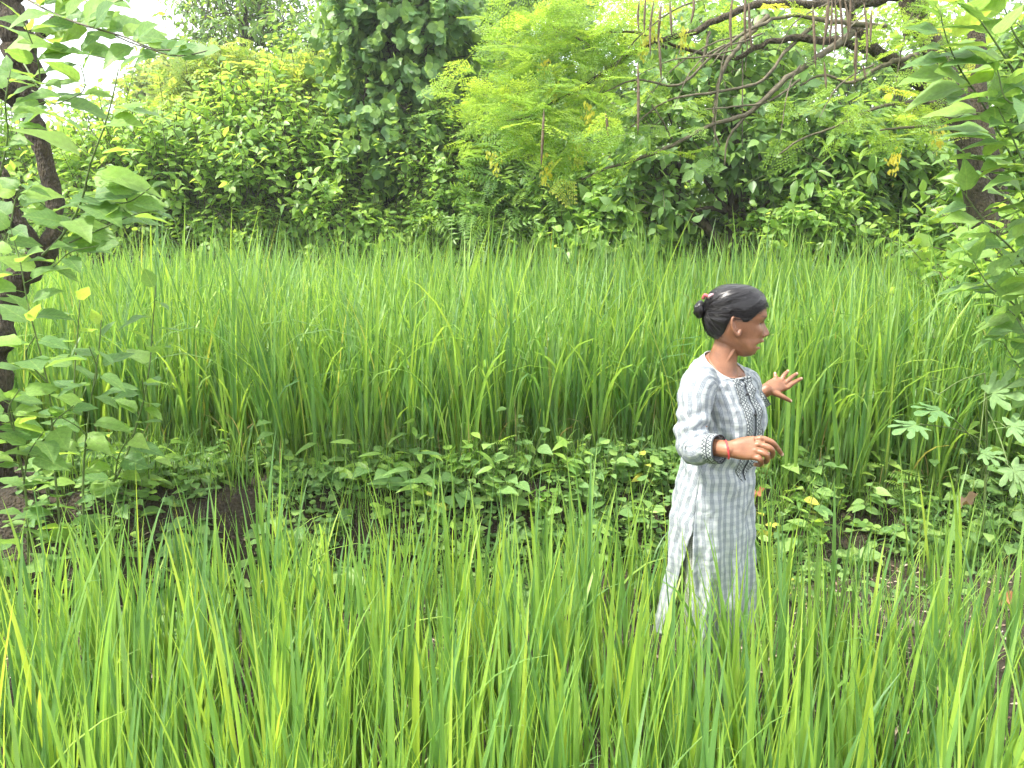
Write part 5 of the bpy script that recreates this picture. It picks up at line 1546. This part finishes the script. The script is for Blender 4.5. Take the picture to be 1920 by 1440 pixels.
bp = N.new('ShaderNodeBump'); bp.inputs['Strength'].default_value = .25; bp.inputs['Distance'].default_value = .002
L.new(n2.outputs['Fac'], bp.inputs['Height']); L.new(bp.outputs['Normal'], pr.inputs['Normal'])
L.new(pr.outputs[0], out.inputs['Surface'])
M_SKIN = m
body_o = link('body', bme, M_SKIN, woman)
# teeth and eyes
a = Acc()
q = np.linspace(-.9, .9, 9)
tr = np.array([[HC + FH * (.0815 - .012 * (1 - math.cos(k_))) + RH * (.014 * math.sin(k_)) + UP * ((600 - y_) / PXM) for k_ in q] for y_ in (642, 645)])
a.grid(tr)
link('teeth', a.mesh('teeth', feet), plain_mat('tooth', (.62, .58, .5), .3, .05), woman)

# ---- hair
def hair_line(xpx):
    return np.interp(xpx, [1315, 1340, 1350, 1360, 1365, 1371, 1380, 1387, 1393, 1400, 1408, 1420, 1430, 1436, 1442], [640, 637, 635, 622, 609, 594, 591, 594, 601, 601, 595, 583, 573, 568, 562])
hy2 = np.linspace(533.2, 640, 190)
pg2 = np.linspace(-np.pi, np.pi, 320, endpoint=False)
Yg, Pg = np.meshgrid(hy2, pg2, indexing='ij')
S0 = head_surf(Yg, Pg, 0.0, False)
r0 = S0 - HC
xm = 1376 + (r0 @ FH) * PXM * math.cos(TA) + np.abs(r0 @ RH) * PXM * math.sin(TA)      # profile x, same for both sides
dist = (hair_line(xm) - Yg)
keep = dist > 0
off = .0012 + .0048 * np.clip(dist / 18, 0, 1) ** .7
# combed ridges running to the bun
BUN = P(1316, 581, PD)
bd_ = BUN - HC
axb = norm(norm(FH * .8 + UP * .35))
radv = S0 - BUN
u_ = np.arctan2(radv @ RH, radv @ norm(np.cross(RH, axb)))
v_ = np.linalg.norm(radv, axis=-1)
off = off + .0022 * (vnoise(np.stack([u_ * 7 + 50, v_ * 14, u_ * 0], -1)) - .5) * np.clip(dist / 15, 0, 1)
SH = head_surf(Yg, Pg, off, False)
SH = SH + UP * (.0025 * np.clip((560 - Yg) / 26, 0, 1))[..., None]
V = SH.reshape(-1, 3)
idx = np.arange(V.shape[0]).reshape(Yg.shape)
bmh = Acc()
j2 = (np.arange(320) + 1) % 320
quads = np.stack([idx[:-1], idx[:-1][:, j2], idx[1:][:, j2], idx[1:]], -1)
kk = keep[:-1] & keep[:-1][:, j2] & keep[1:][:, j2] & keep[1:]
bmh.v.append(V); bmh.f[4].append(quads[kk]); bmh.uv.append(np.stack([u_, v_ * 10], -1).reshape(-1, 2)); bmh.r.append(np.clip((xm - 1404) / 26, 0, 1).ravel()); bmh.n = len(V)
bmh.raw(np.array([SH[0].mean(0) + UP * .0005]), [], None)
tip = bmh.n - 1
bmh.f[3].append(np.array([[idx[0, j], tip, idx[0, (j + 1) % 320]] for j in range(320)]))
m, nt, N, L, out = mat_new('black_hair')
tc = N.new('ShaderNodeTexCoord')
mp = N.new('ShaderNodeMapping'); mp.inputs['Scale'].default_value = (34, 1.6, 1)
L.new(tc.outputs['UV'], mp.inputs['Vector'])
n1 = N.new('ShaderNodeTexNoise'); n1.inputs['Scale'].default_value = 1.6; n1.inputs['Detail'].default_value = 6; n1.inputs['Roughness'].default_value = .7
L.new(mp.outputs[0], n1.inputs['Vector'])
at = N.new('ShaderNodeAttribute'); at.attribute_name = 'rnd'
f1 = math_node(N, L, 'MULTIPLY_ADD', at.outputs['Fac'], .22, n1.outputs['Fac'])
rp = ramp(N, [(.42, (.008, .007, .008)), (.60, (.018, .016, .017)), (.72, (.075, .07, .07)), (.88, (.24, .23, .23))])
L.new(f1, rp.inputs['Fac'])
pr = N.new('ShaderNodeBsdfPrincipled'); L.new(rp.outputs['Color'], pr.inputs['Base Color']); pr.inputs['Roughness'].default_value = .3; pr.inputs['Specular IOR Level'].default_value = .35
pr.inputs['Anisotropic'].default_value = .5
bp = N.new('ShaderNodeBump'); bp.inputs['Strength'].default_value = .3; bp.inputs['Distance'].default_value = .0012
L.new(n1.outputs['Fac'], bp.inputs['Height']); L.new(bp.outputs['Normal'], pr.inputs['Normal']); L.new(pr.outputs[0], out.inputs['Surface'])
M_HAIR = m
hair = link('hair', bmh.mesh('hair', feet), M_HAIR, woman)
# strands laid over the cap, running from the hairline to the bun
a = Acc()
rs = np.random.RandomState(8)
def to_surf(p, o):
    r = p - HC
    y_ = np.clip(600 - (r @ UP) * PXM, 534, 640)
    return head_surf(y_, np.arctan2((r @ RH) / .9, r @ FH), o, False)
for i in range(1500):
    y_ = rs.uniform(540, 637); f_ = rs.uniform(-np.pi, np.pi)
    p0 = head_surf(y_, f_, 0.0, False)
    r_ = p0 - HC
    x_ = 1376 + (r_ @ FH) * PXM * math.cos(TA) + abs(r_ @ RH) * PXM * math.sin(TA)
    dd_ = hair_line(x_) - y_
    if dd_ < -2.5 or (dd_ > 14 and rs.rand() < .6): continue
    t = np.linspace(0, .93, 9)[:, None]
    q = p0 * (1 - t) + (BUN + FH * .012 + RH * rs.normal(0, .008) + UP * rs.normal(0, .008)) * t
    o_ = np.concatenate([[.0012], np.full(8, .0064 + rs.uniform(-.001, .0018))]) + UP[2] * 0
    q = to_surf(q + rs.normal(0, .0015, 3), o_)
    q[1:] += UP * (.0025 * np.clip((560 - (600 - ((q[1:] - HC) @ UP) * PXM)) / 26, 0, 1))[:, None]
    a.tube(q, np.linspace(.0006, .0004, 9) * rs.uniform(.7, 1.4), 3, rnd=float(rs.choice([0, .1, .5], p=[.60, .32, .08])), cap=False)
    a.uv[-1][:, 0] = rs.rand() * 6
link('hair_strands', a.mesh('hair_strands', feet), M_HAIR, hair)['kind'] = 'stuff'
# bun: a coiled rope of hair
a = Acc()
cb = P(1316, 581, PD) - FH * .002
ax1, ax2, ax3 = norm(UP), RH, FH
q = np.linspace(0, 1, 70)
sp = []
for t in q:
    an = t * 2 * np.pi * 2.6
    rr = .0175 - .010 * t
    sp.append(cb + ax1 * rr * math.cos(an) * 1.1 + ax2 * rr * math.sin(an) - ax3 * (.004 - .000 + .012 * t))
a.tube(np.array(sp), np.linspace(.0115, .009, 70), 12)
a.tube(spline([cb + FH * .035, cb + FH * .015, cb - FH * .004], 8), np.array([.02, .017, .016, .016, .016, .016, .014, .01]), 14)
uvq = [np.stack([x_[:, 0] * 6.28, x_[:, 1] * 10], -1) for x_ in a.uv]; a.uv = uvq
link('bun', a.mesh('bun', feet), M_HAIR, hair)
a = Acc()
a.tube(spline([P(1318, 560, PD - .012), P(1322, 553, PD - .018), P(1327, 556, PD - .022)], 8), .0055, 8)
link('hair_band', a.mesh('hair_band', feet), plain_mat('red_band', (.42, .09, .10), .5, .2), hair)
a = Acc()
a.tube(spline([P(1327, 559, PD - .022), P(1333, 553.5, PD - .026), P(1340, 552, PD - .026)], 8), np.array([.003, .005, .006, .006, .006, .005, .004, .002]), 8)
link('hair_clip', a.mesh('hair_clip', feet), plain_mat('mauve_clip', (.42, .26, .28), .25, .15), hair)
# loose hairs at the nape and the brow
a = Acc()
rs = np.random.RandomState(3)
for i in range(26):
    if i < 26:
        p0 = head_surf(rs.uniform(612, 632), np.pi - rs.uniform(-.9, .9), .004, False); d = -UP * .018 + FH * rs.normal(.002, .006) + RH * rs.normal(0, .004)
    else:
        p0 = head_surf(rs.uniform(548, 585), rs.uniform(-.9, .9) , .006, False); d = FH * rs.uniform(.0, .01) + UP * rs.uniform(-.018, .012) + RH * rs.normal(0, .01)
    p0 = np.asarray(p0)
    a.tube(spline([p0, p0 + d * .5 - FH * .002, p0 + d], 5), .00045, 3, rnd=.9 if i >= 26 else .2)
link('loose_hair', a.mesh('loose_hair', feet), M_HAIR, hair)

# ---- tunic cloth
def plaid(name, emb=False):
    m, nt, N, L, out = mat_new(name)
    tc = N.new('ShaderNodeTexCoord')
    uv = N.new('ShaderNodeSeparateXYZ'); L.new(tc.outputs['UV'], uv.inputs[0])
    wob = N.new('ShaderNodeTexNoise'); wob.inputs['Scale'].default_value = 9
    L.new(tc.outputs['UV'], wob.inputs['Vector'])
    u = math_node(N, L, 'MULTIPLY_ADD', wob.outputs['Fac'], .004, uv.outputs['X'])
    v = math_node(N, L, 'MULTIPLY_ADD', wob.outputs['Fac'], .004, uv.outputs['Y'])
    def band(x, period, lo, hi, ph=0.0):
        f = math_node(N, L, 'FRACT', math_node(N, L, 'MULTIPLY_ADD', x, 1 / period, ph))
        return math_node(N, L, 'MULTIPLY', math_node(N, L, 'GREATER_THAN', f, lo), math_node(N, L, 'LESS_THAN', f, hi))
    thinw = lambda x, P_, l: math_node(N, L, 'ADD', math_node(N, L, 'ADD', band(x, P_, l, l + .07), band(x, P_, l + .16, l + .23)), band(x, P_, l + .32, l + .39))
    wide_u, wide_v = band(u, .0265, .42, .98), band(v, .0265, .42, .98)
    lines_u, lines_v = thinw(u, .0265, .5), thinw(v, .0265, .5)
    col = (.44, .465, .46)
    def layer(prev, fac, c, k):
        mx = N.new('ShaderNodeMix'); mx.data_type = 'RGBA'
        L.new(math_node(N, L, 'MULTIPLY', fac, k), mx.inputs['Factor'])
        if isinstance(prev, tuple): mx.inputs['A'].default_value = (*prev, 1)
        else: L.new(prev, mx.inputs['A'])
        mx.inputs['B'].default_value = (*c, 1)
        return mx.outputs['Result']
    col = layer(col, wide_u, (.20, .235, .28), .46)
    col = layer(col, wide_v, (.25, .285, .33), .24)
    col = layer(col, lines_v, (.12, .135, .16), .24)
    col = layer(col, lines_u, (.07, .08, .10), .50)
    pr = N.new('ShaderNodeBsdfPrincipled'); pr.inputs['Roughness'].default_value = .85; pr.inputs['Specular IOR Level'].default_value = .2
    L.new(col, pr.inputs['Base Color'])
    nz = N.new('ShaderNodeTexNoise'); nz.inputs['Scale'].default_value = 24; nz.inputs['Detail'].default_value = 5; nz.inputs['Distortion'].default_value = .8
    L.new(tc.outputs['Object'], nz.inputs['Vector'])
    bp = N.new('ShaderNodeBump'); bp.inputs['Strength'].default_value = .55; bp.inputs['Distance'].default_value = .012
    L.new(nz.outputs['Fac'], bp.inputs['Height']); L.new(bp.outputs['Normal'], pr.inputs['Normal'])
    tr = N.new('ShaderNodeBsdfTranslucent'); L.new(col, tr.inputs['Color'])
    ms = N.new('ShaderNodeMixShader'); ms.inputs['Fac'].default_value = .12
    L.new(pr.outputs[0], ms.inputs[1]); L.new(tr.outputs[0], ms.inputs[2])
    L.new(ms.outputs[0], out.inputs['Surface'])
    return m
M_PLAID = plaid('checked_cotton')
def embroid(name, step=.011):
    """charcoal and white embroidered border, pattern from uv in metres"""
    m, nt, N, L, out = mat_new(name)
    tc = N.new('ShaderNodeTexCoord')
    uv = N.new('ShaderNodeSeparateXYZ'); L.new(tc.outputs['UV'], uv.inputs[0])
    u, v = uv.outputs['X'], uv.outputs['Y']
    fu = math_node(N, L, 'FRACT', math_node(N, L, 'MULTIPLY', u, 1 / .018))
    edge = math_node(N, L, 'GREATER_THAN', math_node(N, L, 'ABSOLUTE', math_node(N, L, 'SUBTRACT', fu, .5)), .36)
    zig = math_node(N, L, 'PINGPONG', math_node(N, L, 'MULTIPLY', v, 1 / step), .5)
    dz_ = math_node(N, L, 'ABSOLUTE', math_node(N, L, 'SUBTRACT', math_node(N, L, 'MULTIPLY_ADD', zig, 1.0, .25), fu))
    z1 = math_node(N, L, 'LESS_THAN', dz_, .15)
    vo = N.new('ShaderNodeTexVoronoi'); vo.inputs['Scale'].default_value = 210
    L.new(tc.outputs['UV'], vo.inputs['Vector'])
    dots = math_node(N, L, 'LESS_THAN', vo.outputs['Distance'], .34)
    f = math_node(N, L, 'MAXIMUM', math_node(N, L, 'MAXIMUM', edge, z1), math_node(N, L, 'MULTIPLY', dots, .8))
    rp = ramp(N, [(0, (.38, .41, .40)), (1, (.048, .056, .065))])
    L.new(f, rp.inputs['Fac'])
    pr = N.new('ShaderNodeBsdfPrincipled'); pr.inputs['Roughness'].default_value = .8
    L.new(rp.outputs['Color'], pr.inputs['Base Color'])
    bp = N.new('ShaderNodeBump'); bp.inputs['Strength'].default_value = .4; bp.inputs['Distance'].default_value = .002
    L.new(f, bp.inputs['Height']); L.new(bp.outputs['Normal'], pr.inputs['Normal']); L.new(pr.outputs[0], out.inputs['Surface'])
    return m
M_EMB = embroid('embroidered_border')
def surf_uv(S):
    """arc length uv of a surface grid"""
    du = np.concatenate([np.zeros((S.shape[0], 1)), np.cumsum(np.linalg.norm(np.diff(S, axis=1), axis=-1), 1)], 1)
    k_ = S.shape[1] // 2
    du = du - du[:, k_:k_ + 1]
    dv = np.concatenate([np.zeros((1, S.shape[1])), np.cumsum(np.linalg.norm(np.diff(S, axis=0), axis=-1), 0)], 0)
    return np.stack([du, np.broadcast_to(dv.mean(1, keepdims=True), du.shape)], -1)
tun = Acc()
SL = math.radians(74)
vl = np.linspace(0, 13.95, 150)
sk = np.clip((vl - 9.9) / 4.05, 0, 1)
pf_ = SL * np.linspace(-1, 1, 80)[None] * np.ones((150, 1))
S = trunk_surf(vl[:, None], pf_)
S = S + FT * (.012 * sk[:, None] ** 1.5 * np.cos(pf_))[..., None]
uvp = surf_uv(S)
tun.grid(S, False, uvp)
op = SL + math.radians(34) * np.clip((vl - 10.25) / 3.3, 0, 1) ** .8
pb_ = op[:, None] + (2 * np.pi - 2 * op)[:, None] * np.linspace(0, 1, 80)[None]
S = trunk_surf(vl[:, None], pb_)
sw = np.clip((vl - 10.25) / 3.5, 0, 1)[:, None] ** 1.5
S = S + FT * (-.030 * sw * np.clip(-np.cos(pb_) + .35, 0, 1.2))[..., None] + RT * (.02 * sw * np.sin(pb_))[..., None]
tun.grid(S, False, surf_uv(S))
# sleeves
def sleeve(acc, pts, rad, n=44, wr=1.0, seed=0, cuff=False):
    c = spline(pts, n)
    r = cinterp(np.linspace(0, 1, len(rad)), rad, np.linspace(0, 1, n))
    t = norm(np.gradient(c, axis=0))
    a_ = norm(np.cross(t, np.array([.2, .9, .3]))); b_ = np.cross(t, a_)
    th = np.linspace(0, 2 * np.pi, 41)
    s_ = np.linspace(0, 1, n)
    w3 = np.stack(np.broadcast_arrays(np.cos(th)[None] * 1.6 + seed, np.sin(th)[None] * 1.6, s_[:, None] * 5), -1)
    rr = r[:, None] * (1 + .18 * wr * (vnoise(w3 + 5) - .5) + .16 * wr * (vnoise(w3 * 2.3 + 2) - .5) + .09 * wr * (vnoise(w3 * np.array([3.1, 3.1, 5.0]) + 8) - .5))
    rr = rr + wr * .0060 * np.sin(s_[:, None] * 46 + 2.2 * np.cos(th)[None] + 1.2 * np.sin(2 * th)[None]) * np.exp(-((s_[:, None] - .58) / .13) ** 2)
    S = c[:, None] + rr[..., None] * (np.cos(th)[None, :, None] * a_[:, None] + np.sin(th)[None, :, None] * b_[:, None])
    acc.grid(S, False, surf_uv(S))
    return S
RCU = REL * .30 + RWR * .70
sl1 = [trunk_surf(2.8, math.radians(88), -.055, False), RSH + RT * .004, RSH * .5 + REL * .5 + RT * .008, REL * .88 + RSH * .12, REL * .93 + RWR * .07 - UP * .004, REL * .62 + RWR * .38, RCU]
sleeve(tun, sl1, [.030, .050, .051, .047, .048, .044, .0405], seed=3)
LCU = LEL * .20 + LWR * .80
sl2 = [trunk_surf(2.9, -math.radians(88), -.06, False), LSH - RT * .004, LSH * .5 + LEL * .5 - RT * .008, LEL * .9 + LSH * .1, LEL * .6 + LWR * .4, LCU]
sleeve(tun, sl2, [.026, .048, .050, .047, .045, .042], seed=9)
tunic = link('tunic', tun.mesh('tunic', feet), M_PLAID, woman)
sm = tunic.modifiers.new('cloth', 'SOLIDIFY'); sm.thickness = .0022; sm.offset = 0
# cuffs
def cuff(p0, p1, r0, r1, seed):
    a = Acc()
    c = np.array([p0 + (p1 - p0) * t for t in np.linspace(0, 1, 10)])
    t = norm(np.gradient(c, axis=0)); a_ = norm(np.cross(t, np.array([.2, .9, .3]))); b_ = np.cross(t, a_)
    th = np.linspace(0, 2 * np.pi, 41)
    rr = np.linspace(r0, r1, 10)[:, None] * (1 + .05 * np.sin(2 * th + seed) + .03 * np.sin(5 * th))[None]
    S = c[:, None] + rr[..., None] * (np.cos(th)[None, :, None] * a_[:, None] + np.sin(th)[None, :, None] * b_[:, None])
    uvc = surf_uv(S)[..., ::-1].copy()
    uvc[..., 0] += .002
    a.grid(S, False, uvc)
    o = link('cuff', a.mesh('cuff', feet), M_EMB, tunic)
    s_ = o.modifiers.new('cloth', 'SOLIDIFY'); s_.thickness = .0025
fd_ = norm(RCU - REL)
cuff(RCU - fd_ * .026, RCU + fd_ * .010, .0455, .0435, 1)
fd_ = norm(LCU - LEL)
cuff(LCU - fd_ * .026, LCU + fd_ * .010, .0505, .0485, 2)
# placket: two embroidered strips and a pointed end, buttons between
def vat(ypx): return float(np.interp(ypx, TR[:, 0], TV))
for sg, w0, w1 in ((1, .006, .042), (-1, .006, .042)):
    vs = np.linspace(vat(690) - .9, vat(889), 60)
    S = []
    for v in vs:
        q_ = float(cinterp(TV, TR[:, 4], np.array([max(v, 0)]))[0])
        e0, e1 = w0, w1
        if v > vat(866):
            k_ = (v - vat(866)) / (vat(889) - vat(866)); e1 = w1 + (w0 - w1) * k_ if sg > 0 else w1 + (w0 - w1) * k_
        dph = lambda w_: sg * (w_ / (q_ * 1.0)) ** 1.12
        S.append([trunk_surf(max(v, 0.0), dph(e0 + (e1 - e0) * t), .004) for t in np.linspace(0, 1, 8)])
    S = np.array(S)
    S = S[vs >= 0.0]
    a = Acc()
    uvp = surf_uv(S); uvp[..., 0] -= uvp[:, :1, 0]
    a.grid(S if sg < 0 else S, False, uvp)
    o = link('placket_border', a.mesh('placket_border', feet), M_EMB, tunic)
    s_ = o.modifiers.new('cloth', 'SOLIDIFY'); s_.thickness = .002
M_BTN = plain_mat('black_button', (.015, .015, .017), .3, .2)
for yb in (730, 767, 808, 846):
    c = np.asarray(trunk_surf(vat(yb), 0.0, .007))
    a = Acc()
    bmb = bmesh.new(); bmesh.ops.create_uvsphere(bmb, u_segments=12, v_segments=8, radius=.0055)
    me = bpy.data.meshes.new('button'); bmb.to_mesh(me); bmb.free()
    o = link('button', me, M_BTN, tunic)
    o.location = c - feet
    o.scale = (.6, 1, 1)
    o.rotation_euler = (0, 0, -AL)
# neckline piping
a = Acc()
a.tube(np.concatenate([trunk_surf(0.0, np.linspace(-np.pi, np.pi, 60), .001)]), .0024, 6, cap=False)
link('neck_piping', a.mesh('neck_piping', feet), plain_mat('white_cotton', (.40, .42, .41), .85, .08), tunic)
# trousers
m, nt, N, L, out = mat_new('dotted_trouser')
tc = N.new('ShaderNodeTexCoord')
vo = N.new('ShaderNodeTexVoronoi'); vo.inputs['Scale'].default_value = 170; vo.inputs['Randomness'].default_value = .25
L.new(tc.outputs['Object'], vo.inputs['Vector'])
rp = ramp(N, [(.30, (.10, .105, .085)), (.5, (.33, .34, .30))]); L.new(vo.outputs['Distance'], rp.inputs['Fac'])
pr = N.new('ShaderNodeBsdfPrincipled'); L.new(rp.outputs['Color'], pr.inputs['Base Color']); pr.inputs['Roughness'].default_value = .85
L.new(pr.outputs[0], out.inputs['Surface'])
a = Acc()
for sg in (1, -1):
    hip = P(1335, 950, PD) + RT * sg * .070
    ft_ = feet + RT * sg * .07 + FT * (.015 if sg > 0 else -.02) + UP * .09
    sleeve(a, [hip, hip * .7 + ft_ * .3 + FT * .01, hip * .35 + ft_ * .65, ft_], [.068, .066, .063, .058], 40, .6, sg * 4)
link('trousers', a.mesh('trousers', feet), m, woman)
# bracelet
a = Acc()
q = np.linspace(0, 2 * np.pi, 33)
fw = norm(R_(1414, 839, -.02) - RWR)
b1 = norm(np.cross(fw, np.array([.1, 1, .1]))); b2 = np.cross(fw, b1)
bc = RWR - fw * .004
a.tube(np.array([bc + b1 * .0262 * math.cos(k_) + b2 * .0262 * math.sin(k_) + fw * .004 * math.sin(k_) for k_ in q]), .0028, 8, cap=False)
link('bracelet', a.mesh('bracelet', feet), plain_mat('red_thread', (.50, .05, .055), .5, .15), woman)

# ------------------------------------------------------------------ moist air
hz = bpy.data.meshes.new('haze')
x0, x1, y0, y1, z0, z1 = -45.0, 45.0, -6.0, 45.0, -1.2, 13.0
hz.from_pydata([(x0, y0, z0), (x1, y0, z0), (x1, y1, z0), (x0, y1, z0), (x0, y0, z1), (x1, y0, z1), (x1, y1, z1), (x0, y1, z1)], [], [(3, 2, 1, 0), (4, 5, 6, 7), (0, 1, 5, 4), (1, 2, 6, 5), (2, 3, 7, 6), (3, 0, 4, 7)])
m, nt, N, L, out = mat_new('moist_air')
pv = N.new('ShaderNodeVolumePrincipled')
pv.inputs['Color'].default_value = (.93, .96, .95, 1)
pv.inputs['Density'].default_value = 0.0020
pv.inputs['Anisotropy'].default_value = 0.3
L.new(pv.outputs[0], out.inputs['Volume'])
tag(link('haze', hz, m), 'thin moist air over the paddies and trees', 'haze', kind='stuff')
scene.cycles.volume_bounces = 0
scene.cycles.volume_max_steps = 16
